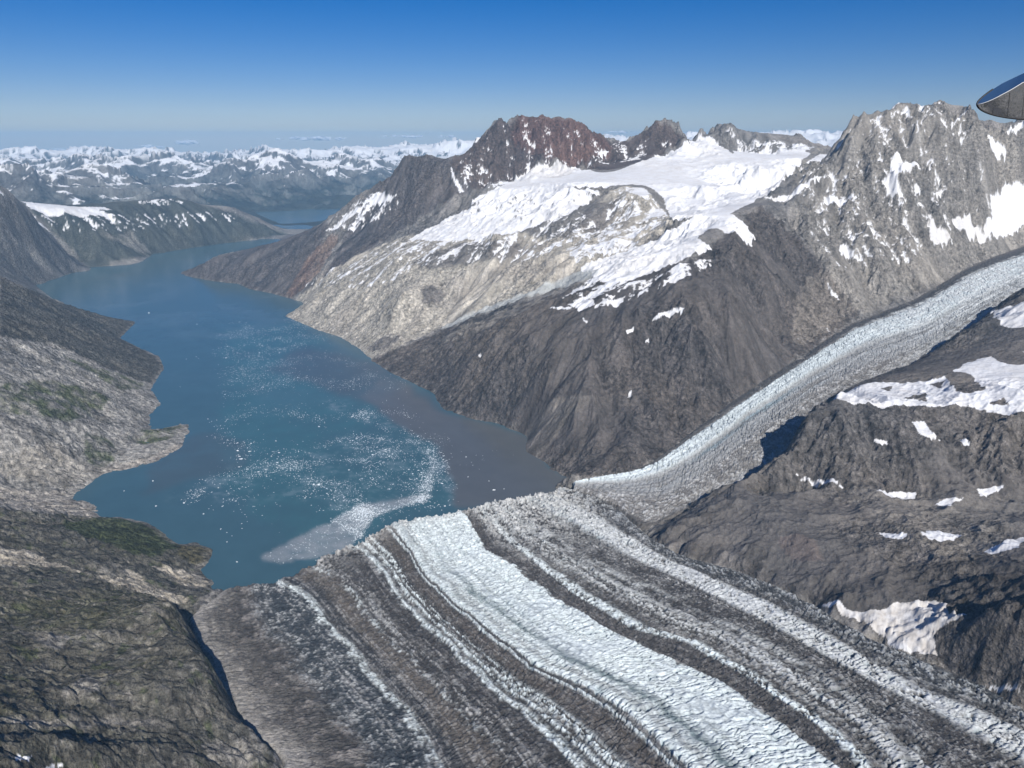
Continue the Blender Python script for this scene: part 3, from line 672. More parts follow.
# ------------------------------------------------------------------ glaciers
def glacier(name, FL, zf, proj, nu, nv, umax, profile, vmax=None):
    n = len(FL); us = np.linspace(0, n - 1, nu)
    tt = np.linspace(0, 1, nv)
    LX = np.stack([np.interp(tt * s[-1], s, P[:, 0]) for P, s in FL]); LY = np.stack([np.interp(tt * s[-1], s, P[:, 1]) for P, s in FL])
    # smooth along the flow
    def smooth(A, m=14):
        k = np.ones(2 * m + 1) / (2 * m + 1)
        Pd = np.pad(A, ((0, 0), (m, m)), mode='reflect', reflect_type='odd')
        return np.stack([np.convolve(r, k, 'valid') for r in Pd])
    LX = smooth(LX); LY = smooth(LY)
    lp = np.stack([np.full(nv, np.nan)] * n)
    i0 = np.clip(us.astype(int), 0, n - 2); fu = (us - i0)[:, None]
    X = (LX[i0] * (1 - fu) + LX[i0 + 1] * fu).T.astype(f32); Y = (LY[i0] * (1 - fu) + LY[i0 + 1] * fu).T.astype(f32)   # (nv, nu)
    U = np.broadcast_to(us[None], X.shape).astype(f32)
    A = np.concatenate([np.zeros((1, nu), f32), np.cumsum(np.hypot(np.diff(X, axis=0), np.diff(Y, axis=0)), 0)], 0)   # metres along
    W = np.concatenate([np.zeros((nv, 1), f32), np.cumsum(np.hypot(np.diff(X, axis=1), np.diff(Y, axis=1)), 1)], 1)   # metres across
    # ragged calving front
    front = np.exp(-A / 60.)
    jag = fbm(X, Y, 120, 5, .6, seed=71) * 55 * front
    dX = np.gradient(X, axis=0); dY = np.gradient(Y, axis=0); dl = np.hypot(dX, dY) + 1e-6
    X = X + jag * dX / dl; Y = Y + jag * dY / dl
    C, hgt, white = profile(U, A, W, X, Y)
    Z = zf(X, Y) + hgt
    # margins sink under the land
    edge = np.minimum(W, W[:, -1:] - W)
    Z = Z - 30 * sstep(25, 0, edge) + 5
    V = np.stack([X, Y, Z], -1)
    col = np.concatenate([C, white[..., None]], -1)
    # calving face: rows down to below the waterline
    face = []; fc = []
    d0 = np.stack([dX[0] / dl[0], dY[0] / dl[0]], -1)
    nf = 14
    for k in range(nf, 0, -1):
        t = k / nf
        off = -(6 * t + 7 * fbm(W[0] + 900, np.full(nu, 40. * t), 30, 3, seed=72) * (t < 1)) + 2
        z = V[0, :, 2] * (1 - t) + -8 * t
        fr = V[0].copy(); fr[:, :2] += d0 * off[:, None]; fr[:, 2] = z
        face.append(fr); c = col[0].copy(); c[:, :3] *= (1 + .35 * fbm(W[0], np.full(nu, 50. * t), 25, 4, .7, seed=73))[:, None]; fc.append(c)
    V = np.concatenate([np.stack(face), V], 0); col = np.concatenate([np.stack(fc), col], 0)
    Q = grid_quads(V.shape[0], nu).reshape(-1, 4)[:, ::-1]
    np.clip(col, 0, .9, out=col)
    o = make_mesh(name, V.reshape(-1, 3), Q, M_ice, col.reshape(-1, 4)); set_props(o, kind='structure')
    return o
def mixc(C, m, col):
    m = np.clip(m, 0, 1)[..., None]; C[:] = C * (1 - m) + np.array(col, f32) * m
def band(u, c, w, s): return sstep(w + s, w - s, np.abs(u - c))

def main_profile(U, A, W, X, Y):
    WU = np.broadcast_to(W.mean(0)[None], W.shape)
    # fields stretched along the flow
    fl0 = fbm(WU, A * .02, 14, 3, .7, seed=184)
    stv = fbm(WU, A * .06, 28, 4, .65, seed=81); st2 = fbm(WU, A * .12, 90, 4, .6, seed=82)
    pat = fbm(X, Y, 60, 5, .65, seed=83); fine = fbm(X, Y, 14, 3, .65, seed=84)
    wob = .10 * fbm(A, W * .3, 160, 4, .6, seed=85) + .05 * stv + .05 * pat + .045 * fine + .03 * fl0
    u = U + wob
    C = np.empty(U.shape + (3,), f32); C[:] = (.074, .069, .065)                  # brown debris
    white = np.zeros(U.shape, f32)
    ICE = (.70, .765, .77)
    def ice(m, col=ICE):
        nonlocal white
        mixc(C, m, col); white = np.maximum(white, np.clip(m, 0, 1))
    # left lateral debris: pale moraine flank, then dark slate ice
    mixc(C, sstep(.36, .03, u + .16 * pat + .14 * fine), (.33, .31, .285))
    mixc(C, band(u, .45, .12, .12) * sstep(-.1, .35, pat), (.22, .2, .185))
    mixc(C, band(u, .78, .20, .08), (.048, .055, .062)); mixc(C, band(u, .78, .2, .08) * sstep(.15, .4, pat + fine), (.3, .31, .31))
    ice(band(u, .99, .018 + .03 * np.exp(-A / 300), .03) * sstep(-.35, .25, pat + fine + .15) * .85)
    mixc(C, band(u, 1.12, .07, .05), (.05, .05, .052))
    mixc(C, band(u, 1.28, .10, .08), (.12, .105, .09))
    ice(band(u, 1.42, .03, .03) * sstep(-.05, .5, fine + pat) * .7)
    mixc(C, band(u, 1.55, .12, .06) * sstep(.0, .35, stv + .5 * fine), (.34, .34, .33))
    mixc(C, band(u, 1.72, .08, .06), (.065, .06, .057))
    ice(band(u, 1.90, .03, .03) * sstep(-.45, .2, pat + fine + .2)); ice(band(u, 2.03, .035, .04) * sstep(-.4, .25, pat + fine + .1))
    ice(band(u, 2.22, .08, .10) * sstep(.05, .45, fl0 + fine + .3 * sstep(700, 1200, A)))
    mixc(C, band(u, 2.55, .16, .08), (.098, .085, .074))
    ice(band(u, 2.80, .03, .03) * .9); mixc(C, band(u, 2.87, .025, .02), (.1, .1, .1))
    # broad clean band
    ice(sstep(2.90, 2.96, u) * sstep(4.0, 3.96, u))
    mixc(C, band(u, 3.10, .035, .03) * .75, (.26, .27, .27)); mixc(C, band(u, 3.27, .05, .05) * sstep(250, 700, A) * sstep(-.3, .2, stv + .2), (.14, .18, .19))
    mixc(C, band(u, 3.18, .012, .02) * sstep(-.25, .2, stv) * .9, (.22, .23, .23)); mixc(C, band(u, 3.45, .02, .03) * sstep(-.2, .25, stv) * .9, (.27, .30, .30)); mixc(C, band(u, 3.8, .015, .03) * sstep(.0, .35, stv) * .6, (.36, .40, .41)); mixc(C, band(u, 3.55, .5, .2) * sstep(.12, .4, fl0) * .4, (.34, .38, .39)); mixc(C, band(u, 3.62, .02, .03) * sstep(0, .4, stv) * .6, (.38, .42, .42))
    mixc(C, sstep(3.0, 3.1, u) * sstep(4., 3.9, u) * sstep(.1, .5, st2) * .35, (.42, .5, .53))
    # dark medial moraine, then mixed ribbons
    mixc(C, sstep(3.98, 4.03, u) * sstep(4.98, 4.9, u), (.078, .072, .068)); white *= 1 - sstep(3.98, 4.03, u)
    near_t = np.exp(-(A / 420.) ** 2)
    ice(band(u, 5.06, .07, .05) * sstep(-.35, .25, pat + fine + .1))
    mixc(C, band(u, 5.25, .10, .06), (.09, .083, .076)); ice(band(u, 5.42, .13, .10) * sstep(-.3, .25, stv + fine), (.52, .535, .53))
    ice(band(u, 5.70, .10, .08) * sstep(-.3, .3, pat + stv), (.52, .535, .53))
    mixc(C, band(u, 6.0, .26, .12), (.072, .067, .064)); ice(band(u, 6.15, .04, .05) * sstep(.15, .45, pat + fine), (.5, .5, .49))
    ice(sstep(6.38, 6.62, u) * sstep(7.55, 7.3, u) * sstep(-.55, .15, pat + fine + .15), (.60, .62, .62))
    ice(sstep(4.3, 4.8, u) * sstep(9.1, 8.3, u) * near_t * sstep(-.25, .2, pat + fine), (.56, .56, .54))
    mixc(C, sstep(7.45, 7.75, u) * (1 - near_t), (.062, .064, .066)); white *= 1 - .8 * sstep(7.45, 7.75, u) * (1 - near_t)
    ice(sstep(7.5, 7.8, u) * sstep(.05, .4, pat + fine) * .7 * sstep(8.7, 8.2, u), (.42, .44, .45))
    mixc(C, sstep(8.5, 8.8, u), (.15, .132, .115)); mixc(C, sstep(8.5, 8.8, u) * sstep(900, 500, A), (.085, .082, .08)); white *= 1 - sstep(8.55, 8.85, u)
    # front edge: freshly broken, pale
    ice(np.exp(-A / 55.) * sstep(1.2, 1.5, U) * sstep(-.2, .3, pat + fine + .2) * .8, (.6, .59, .56))
    fl = fbm(WU, A * .022, 15, 4, .75, seed=181); fl2 = fbm(WU, A * .015, 48, 3, .6, seed=182)
    mixc(C, sstep(.08, .38, fl + .4 * fl2) * (1 - white) * sstep(.4, .8, u) * .65 * sstep(-.35, .1, pat + .5 * fine), (.34, .335, .325)); mixc(C, sstep(.1, .4, -fl - .3 * fl2) * (1 - .45 * white) * .5 * sstep(-.3, .2, pat), (.06, .057, .055))
    mixc(C, sstep(.1, .4, fl2 + .5 * fl) * white * .45, (.36, .40, .41))
    rub = sstep(.06, .30, fbm(X, Y, 11, 3, .7, seed=187) + .5 * pat)
    mixc(C, rub * (1 - white) * sstep(.3, .6, u) * .16, (.36, .355, .345)); mixc(C, rub * sstep(4.9, 5.2, u) * sstep(8.6, 8.3, u) * (1 - white) * .32, (.5, .51, .5))
    spk = sstep(.12, .42, fbm(WU, A * .55, 20, 4, .75, seed=89) + .35 * pat + .25 * st2)
    mixc(C, spk * (1 - white) * sstep(.35, .6, u) * .36, (.34, .335, .325))
    dk = sstep(.15, .45, fbm(WU, A * .5, 26, 4, .7, seed=90))
    mixc(C, dk * (1 - .75 * white) * .6, (.045, .042, .040))
    # relief: seracs in clean ice, hummocks in debris
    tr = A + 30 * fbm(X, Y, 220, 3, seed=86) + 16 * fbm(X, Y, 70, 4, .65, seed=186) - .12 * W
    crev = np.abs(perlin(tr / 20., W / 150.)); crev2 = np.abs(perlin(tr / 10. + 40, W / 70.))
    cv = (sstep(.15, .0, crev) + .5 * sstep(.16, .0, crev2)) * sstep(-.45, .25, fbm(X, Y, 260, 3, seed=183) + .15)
    blk = ridged(X, Y, 34, 4, .6, seed=87)
    near_s = np.exp(-A / 520.)
    hgt = white * ((6 + 11 * near_s) * blk + 3 * pat - (10 + 3 * near_s) * cv) + (1 - white) * (8 * pat + 5 * fine + (2 + 8 * near_s) * blk - 4.5 * cv)
    hgt += 10 * fbm(WU, A * .1, 170, 3, .5, seed=88) + white * 5
    hgt *= (.35 + .65 * sstep(0, 120, W))
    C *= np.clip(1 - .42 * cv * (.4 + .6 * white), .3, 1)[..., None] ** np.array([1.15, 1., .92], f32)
    C *= np.clip(1 + .40 * fine + .3 * pat * (1 - white) + .32 * stv * (1 - white) + .16 * stv * white, .4, 1.7)[..., None]
    return C, hgt.astype(f32), white * .8
glacier('glacier', MF, main_z, main_p, int(900 * QUALITY), int(1150 * QUALITY), 9, main_profile)

def trib_profile(U, A, W, X, Y):
    WU = np.broadcast_to(W.mean(0)[None], W.shape)
    stv = fbm(WU, A * .05, 40, 4, .65, seed=91); pat = fbm(X, Y, 70, 5, .65, seed=92); fine = fbm(X, Y, 18, 3, .65, seed=93)
    u = U + .07 * pat + .10 * fbm(A, W, 300, 3, seed=94)
    C = np.empty(U.shape + (3,), f32); C[:] = (.27, .26, .245)
    white = np.zeros(U.shape, f32)
    mixc(C, sstep(.95, .7, u), (.085, .083, .083)); mixc(C, sstep(.35, .1, u), (.15, .14, .13))
    w = sstep(.85, 1.1, u) * sstep(2.15, 1.75, u); mixc(C, w, (.71, .78, .79)); white = w
    g2 = sstep(1.8, 2.15, u) * sstep(3.1, 2.7, u); mixc(C, g2, (.38, .39, .39)); white = np.maximum(white, .6 * g2)
    mixc(C, g2 * sstep(.0, .4, stv), (.22, .215, .205)); mixc(C, g2 * sstep(.1, .4, -stv) * sstep(900, 1800, A), (.6, .64, .65))
    mixc(C, band(u, 2.15, .08, .07) * sstep(500, 900, A) * sstep(1900, 1400, A), (.28, .36, .40))
    mixc(C, w * sstep(.1, .4, stv) * .5, (.42, .46, .47))
    up = sstep(2300, 3300, A) * sstep(.6, .9, u); mixc(C, up * sstep(-.3, .2, pat + stv), (.66, .69, .69)); white = np.maximum(white, up * .8)
    fl = fbm(WU, A * .02, 18, 4, .7, seed=191)
    mixc(C, sstep(2.6, 3.1, u) * (1 - up) * sstep(-.1, .3, fl), (.16, .148, .135)); mixc(C, sstep(2.4, 2.9, u) * sstep(.05, .3, pat + fine), (.44, .44, .43)); mixc(C, sstep(3.75, 3.95, u) * (1 - up), (.12, .112, .105))
    mixc(C, g2 * sstep(.05, .35, fl), (.2, .195, .19)); mixc(C, w * sstep(.15, .4, fl) * .6, (.38, .42, .44))
    tr = A + 30 * fbm(X, Y, 240, 3, seed=96) + .25 * W
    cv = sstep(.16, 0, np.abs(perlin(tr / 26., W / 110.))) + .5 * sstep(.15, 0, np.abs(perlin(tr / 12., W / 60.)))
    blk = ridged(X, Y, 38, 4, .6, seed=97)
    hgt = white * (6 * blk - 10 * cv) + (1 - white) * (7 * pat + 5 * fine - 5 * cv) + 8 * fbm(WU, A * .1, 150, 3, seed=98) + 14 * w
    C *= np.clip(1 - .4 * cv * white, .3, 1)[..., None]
    C *= np.clip(1 + .35 * fine + .25 * pat * (1 - white) + .3 * stv, .4, 1.6)[..., None]
    return C, hgt.astype(f32), white * .8
glacier('tributary_glacier', GF, trib_z, trib_p, int(330 * QUALITY), int(1300 * QUALITY), 4, trib_profile)

# ------------------------------------------------------------------ water
def water():
    az = np.linspace(math.radians(-43), math.radians(20), int(620 * QUALITY)); r = rows([(2200, 22000, .004)])
    X = r[:, None] * np.sin(az); Y = r[:, None] * np.cos(az)
    gg = Grid(az, r); gg.Z = np.zeros(X.shape, f32)
    X, Y = gg.X, gg.Y
    C = np.empty(X.shape + (3,), f32); C[:] = (.054, .118, .148)
    n1 = fbm(X, Y, 900, 5, .6, seed=101); n2 = fbm(X, Y, 160, 5, .65, seed=102); n3 = fbm(X, Y, 40, 3, .6, seed=103)
    def pm(p, w, s): return blur(poly_mask(gg, p, w, 0), s)
    # turquoise, ice-strewn middle
    t = pm([(210,330),(300,320),(380,380),(440,430),(455,500),(390,520),(300,560),(250,520),(230,440)], 170, 60)
    mixc(C, t * np.clip(.62 + .9 * n1 + .5 * n2, .15, 1), (.045, .132, .152))
    # grey-brown silt: plume below the dark slope and a smaller patch to the left
    silt = pm([(385,376),(395,378),(440,412),(530,436),(548,465),(572,480),(565,494),(500,506),(455,508),(448,470),(432,445),(400,425),(360,398)], 45, 12)
    faint = pm([(300,345),(372,362),(440,405),(440,440),(370,405),(270,370)], 90, 30)
    mixc(C, faint * .65, (.085, .09, .10)); mixc(C, silt * .95, (.110, .116, .120))
    s2 = pm([(185,440),(215,430),(250,445),(245,470),(190,480),(140,500),(150,470)], 60, 14); mixc(C, s2 * .6, (.075, .10, .115))
    s3 = pm([(60,285),(140,270),(200,250),(160,262),(120,278)], 120, 12); mixc(C, s3 * .5, (.10, .14, .16))
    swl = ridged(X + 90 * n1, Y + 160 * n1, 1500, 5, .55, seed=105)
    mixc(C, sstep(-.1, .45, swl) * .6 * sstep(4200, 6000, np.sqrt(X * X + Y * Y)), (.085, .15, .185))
    lt = sstep(.1, .45, n1 + .3 * n2); mixc(C, lt * .35 * (1 - silt), (.06, .125, .16))
    # drifting brash: slicks of fine ice
    sl = pm([(262,560),(290,540),(330,522),(360,505),(395,500),(430,492),(432,500),(405,506),(375,516),(365,532),(345,552),(322,558),(280,565)], 34, 6)
    rot = fbm(X * .5 + Y * .6, Y * .5 - X * .35, 70, 5, .65, seed=104); sl = sl * sstep(-.55, .1, rot + .8 * (sl - .5))
    tail = pm([(418,505),(425,480),(436,450),(440,440),(436,470),(430,500)], 14, 5)
    thin = pm([(170,500),(230,468),(300,455),(360,430),(420,440),(440,470),(420,500),(340,510),(280,500),(200,505)], 60, 16)
    arc = pm([(330,395),(380,415),(430,440),(452,470),(458,508),(446,505),(436,470),(415,445),(370,425),(320,405)], 25, 8)
    mixc(C, sl * np.clip(.72 + .45 * rot + .3 * n3, 0, 1), (.31, .335, .35)); mixc(C, tail * .5 * sstep(-.3, .3, n2), (.27, .31, .33))
    mixc(C, thin * sstep(-.05, .45, n2 + .4 * n3) * .38, (.22, .28, .31)); mixc(C, arc * sstep(-.1, .35, n2 + .4 * n3) * .4, (.22, .27, .3))
    C *= (1 + .12 * n2 + .1 * n1)[..., None]
    return gg, C, dict(sl=sl, thin=thin, arc=arc, tail=tail, turq=t)
wg, WC, WM = water()
m_w, nt, b = mat('silty fjord water', None, .22, .5); b.inputs['IOR'].default_value = 1.33
tc = node(nt, 'ShaderNodeTexCoord').outputs['Object']; at = node(nt, 'ShaderNodeAttribute', attribute_name='Col')
nt.links.new(at.outputs['Color'], b.inputs['Base Color'])
bp = node(nt, 'ShaderNodeBump'); bp.inputs['Distance'].default_value = .8; bp.inputs['Strength'].default_value = .5
nt.links.new(noise(nt, tc, .05, 4), bp.inputs['Height']); nt.links.new(bp.outputs[0], b.inputs['Normal'])
V = np.stack([wg.X, wg.Y, np.zeros_like(wg.X)], -1).reshape(-1, 3)
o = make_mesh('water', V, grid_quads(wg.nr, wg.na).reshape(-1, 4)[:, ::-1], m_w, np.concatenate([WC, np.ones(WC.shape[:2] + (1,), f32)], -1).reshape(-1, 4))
set_props(o, kind='structure')

# ground sheet out to the horizon and the country behind the aircraft
m_g, nt, b = mat('valley floor', (.06, .065, .06), .95, .1)
tc = node(nt, 'ShaderNodeTexCoord').outputs['Object']
rp = node(nt, 'ShaderNodeValToRGB'); rp.color_ramp.elements[0].color = (.05, .055, .045, 1); rp.color_ramp.elements[1].color = (.3, .29, .28, 1); rp.color_ramp.elements[0].position = .42; rp.color_ramp.elements[1].position = .62
nt.links.new(noise(nt, tc, .0012, 9, .65), rp.inputs[0]); nt.links.new(rp.outputs[0], b.inputs['Base Color'])
az = np.linspace(0, 2 * np.pi, 181); r = np.r_[0.01, 400, np.geomspace(800, 74000, 40)]
X = (r[:, None] * np.sin(az)).astype(f32); Y = (r[:, None] * np.cos(az)).astype(f32)
da = np.abs((az + np.pi) % (2 * np.pi) - np.pi)
behind = sstep(math.radians(48), math.radians(75), da)[None] * sstep(300, 2500, r)[:, None]
Zg = -32 + behind * (150 + 500 * np.clip(.3 + ridged(X, Y, 4000, 4, seed=5), 0, 2))
o = make_mesh('ground', np.stack([X, Y, Zg], -1).reshape(-1, 3), grid_quads(len(r), len(az)).reshape(-1, 4)[:, ::-1], m_g); set_props(o, kind='structure')

# ------------------------------------------------------------------ floating ice
m_b, nt, b = mat('iceberg ice', None, .6, .3)
tc = node(nt, 'ShaderNodeTexCoord').outputs['Object']
rp = node(nt, 'ShaderNodeValToRGB'); rp.color_ramp.elements[0].color = (.55, .68, .74, 1); rp.color_ramp.elements[1].color = (.84, .87, .88, 1); rp.color_ramp.elements[0].position = .3; rp.color_ramp.elements[1].position = .6
nt.links.new(noise(nt, tc, .4, 4), rp.inputs[0]); nt.links.new(rp.outputs[0], b.inputs['Base Color'])
import bmesh
def berg_mesh(seed, size, tall):
    rnd = random.Random(seed); bm = bmesh.new(); bmesh.ops.create_icosphere(bm, subdivisions=2, radius=1)
    ph = [rnd.uniform(0, 6) for _ in range(6)]
    sx, sy = rnd.uniform(.8, 1.3), rnd.uniform(.55, .9)
    for v in bm.verts:
        x, y, z = v.co
        k = 1 + .22 * math.sin(3 * x + ph[0]) * math.sin(4 * y + ph[1]) + rnd.uniform(-.12, .12)
        pk = 1 + .5 * math.sin(2.5 * x + ph[2])
        v.co = (x * k * sx * size, y * k * sy * size, (max(z, -.35) * k * tall * pk) * size)
    me = bpy.data.meshes.new('iceberg'); bm.to_mesh(me); bm.free(); me.materials.append(m_b); return me
BERGS = [  # px, py, radius m, label
 (149,313,13,'white iceberg drifting alone in the far blue reach beside the pointed dark headland'),
 (241,459,13,'bright white iceberg in the dark water right of the sandy promontory tip'),
 (153,481,8,'small white iceberg lying off the curved grey beach of the promontory'),
 (184,503,9,'white iceberg in dark blue water off the rocky left shore'),
 (156,506,7,'small iceberg nearest the rocky left shore in the dark water'),
 (305,498,8,'white iceberg in turquoise water above the pale ice slick'),
 (226,358,9,'flat white iceberg in the middle of the open blue fjord'),
 (231,338,7,'small white iceberg farther down the open blue fjord'),
 (239,467,6,'small floe just below the brightest iceberg off the promontory tip'),
 (124,491,6,'tiny white iceberg close in to the curved grey beach'),
 (494,490,11,'elongated white iceberg in the brown silty water near the calving front'),
 (468,477,6,'small white floe at the left edge of the brown silty water'),
 (445,506,9,'white iceberg in the blue gap just off the white calving front'),
 (489,481,6,'small floe just beyond the elongated iceberg in brown water'),
 (390,388,6,'small white floe in brown water under the pale rock wall'),
 (466,457,6,'white floe in brown water off the dark slope'),
 (349,470,8,'white iceberg in the turquoise middle of the fjord'),
 (237,562,6,'white floe in the dark corner of water left of the ice slick'),
 (227,542,5,'small floe off the low rocky point near the glacier'),
 (325,353,7,'white floe in blue water below the pale rock wall'),
 (294,380,6,'white floe at the edge of the turquoise water in mid fjord'),
 (208,419,5,'small floe out from the narrow tip of the sandy promontory'),
 (276,441,6,'white floe where the scattered ice begins right of the brightest iceberg'),
 (263,329,6,'white floe in the blue reach off the far headland'),
 (504,489,5,'smallest floe beside the elongated iceberg in brown water')]
def waterpt(px, py): return at_z(px, py, 0)
for i, (px, py, s, lab) in enumerate(BERGS):
    p = waterpt(px, py); o = bpy.data.objects.new('iceberg', berg_mesh(i, s * .62, .45)); coll.objects.link(o)
    o.location = (p[0], p[1], .2); o.rotation_euler[2] = random.uniform(0, 3); set_props(o, lab, 'iceberg', 'larger icebergs in the fjord')
protos = [berg_mesh(100 + k, 1.0, .4) for k in range(6)]
def inside(px, py, P):
    c = False
    for (x1, y1), (x2, y2) in zip(P, P[1:] + P[:1]):
        if (y1 > py) != (y2 > py) and px < (x2 - x1) * (py - y1) / (y2 - y1) + x1: c = not c
    return c
ZONES = [
 (130, [(232,440),(300,425),(360,420),(430,440),(445,490),(400,497),(330,505),(270,520),(240,480)], (3.0, 7.0), 'small white ice floe scattered over the turquoise water before the glacier', 'floes on the turquoise water'),
 (40, [(300,385),(380,412),(440,440),(460,500),(447,505),(430,460),(380,430),(310,400)], (2.6, 6.), 'small white floe along the curved edge of the brown silt', 'floes along the silt edge'),
 (30, [(165,505),(235,475),(300,500),(255,545),(215,535)], (2.4, 5.5), 'small white floe drifting in dark blue water left of the ice slick', 'floes in the dark water'),
 (24, [(180,320),(300,345),(330,400),(240,430),(180,400)], (2.8, 6), 'small scattered floe in the open blue water of the middle fjord', 'floes in the middle fjord'),
 (14, [(455,450),(520,450),(550,480),(490,500),(460,498)], (1.6, 3.2), 'tiny pale floe floating in the brown silty water', 'floes in the brown water'),
 (14, [(440,508),(470,500),(445,495),(420,510),(400,512)], (2., 4.), 'white ice block floating just off the white calving front', 'blocks off the calving front')]
rnd = random.Random(5)
for n, P, (s0, s1), lab, grp in ZONES:
    xs = [p[0] for p in P]; ys = [p[1] for p in P]; k = 0
    while k < n:
        px, py = rnd.uniform(min(xs), max(xs)), rnd.uniform(min(ys), max(ys))
        if not inside(px, py, P): continue
        p = waterpt(px, py)
        if rnd.random() > .12 + 1.8 * float(ridged(np.array([p[0]], f32), np.array([p[1]], f32), 620, 4, .6, seed=112)[0]): continue
        k += 1; o = bpy.data.objects.new('ice_floe', rnd.choice(protos)); coll.objects.link(o)
        s = s0 + (s1 - s0) * rnd.random() ** 3; o.scale = (s, s * rnd.uniform(.6, 1), s); o.location = (p[0], p[1], .1); o.rotation_euler[2] = rnd.uniform(0, 6)
        set_props(o, lab, 'ice floe', grp)
# brash: thousands of crumbs in the slicks, one stuff object
def brash():
    Xs, Ys, W = wg.X.ravel(), wg.Y.ravel(), ((WM['sl'] * .55 + WM['thin'] * .07 * (fbm(wg.X, wg.Y, 200, 4, seed=111) > -.05) + WM['arc'] * .09 + WM['tail'] * .2 + WM['turq'] * .03) * np.clip(.35 + 2.2 * ridged(wg.X, wg.Y, 620, 4, .6, seed=112), .04, 1.6)).ravel()
    rr = np.repeat((wg.r ** 2)[:, None], wg.na, 1).ravel()
    pr = W * rr; pr /= pr.sum()
    rg = np.random.RandomState(3); n = 26000
    idx = rg.choice(len(Xs), n, p=pr); jit = 9
    x = Xs[idx] + rg.uniform(-jit, jit, n); y = Ys[idx] + rg.uniform(-jit, jit, n)
    s = .75 + 2.6 * rg.rand(n) ** 4; a = rg.rand(n) * 6.28; h = s * .5
    ring = np.array([[1, 0], [.3, .8], [-.8, .5], [-.7, -.6], [.4, -.9]])
    ca, sa = np.cos(a), np.sin(a)
    bx = x[:, None] + s[:, None] * (ring[:, 0] * ca[:, None] - ring[:, 1] * sa[:, None]); by = y[:, None] + s[:, None] * (ring[:, 0] * sa[:, None] + ring[:, 1] * ca[:, None])
    Vb = np.stack([bx, by, np.full_like(bx, -.15)], -1); top = np.stack([x, y, h], -1)[:, None]
    V = np.concatenate([Vb, top], 1).reshape(-1, 3)
    T = np.array([[k, (k + 1) % 5, 5] for k in range(5)]); Q = (np.arange(n)[:, None, None] * 6 + T).reshape(-1, 3)
    set_props(make_mesh('brash_ice', V, Q, m_b, smooth=False), kind='stuff')
brash()

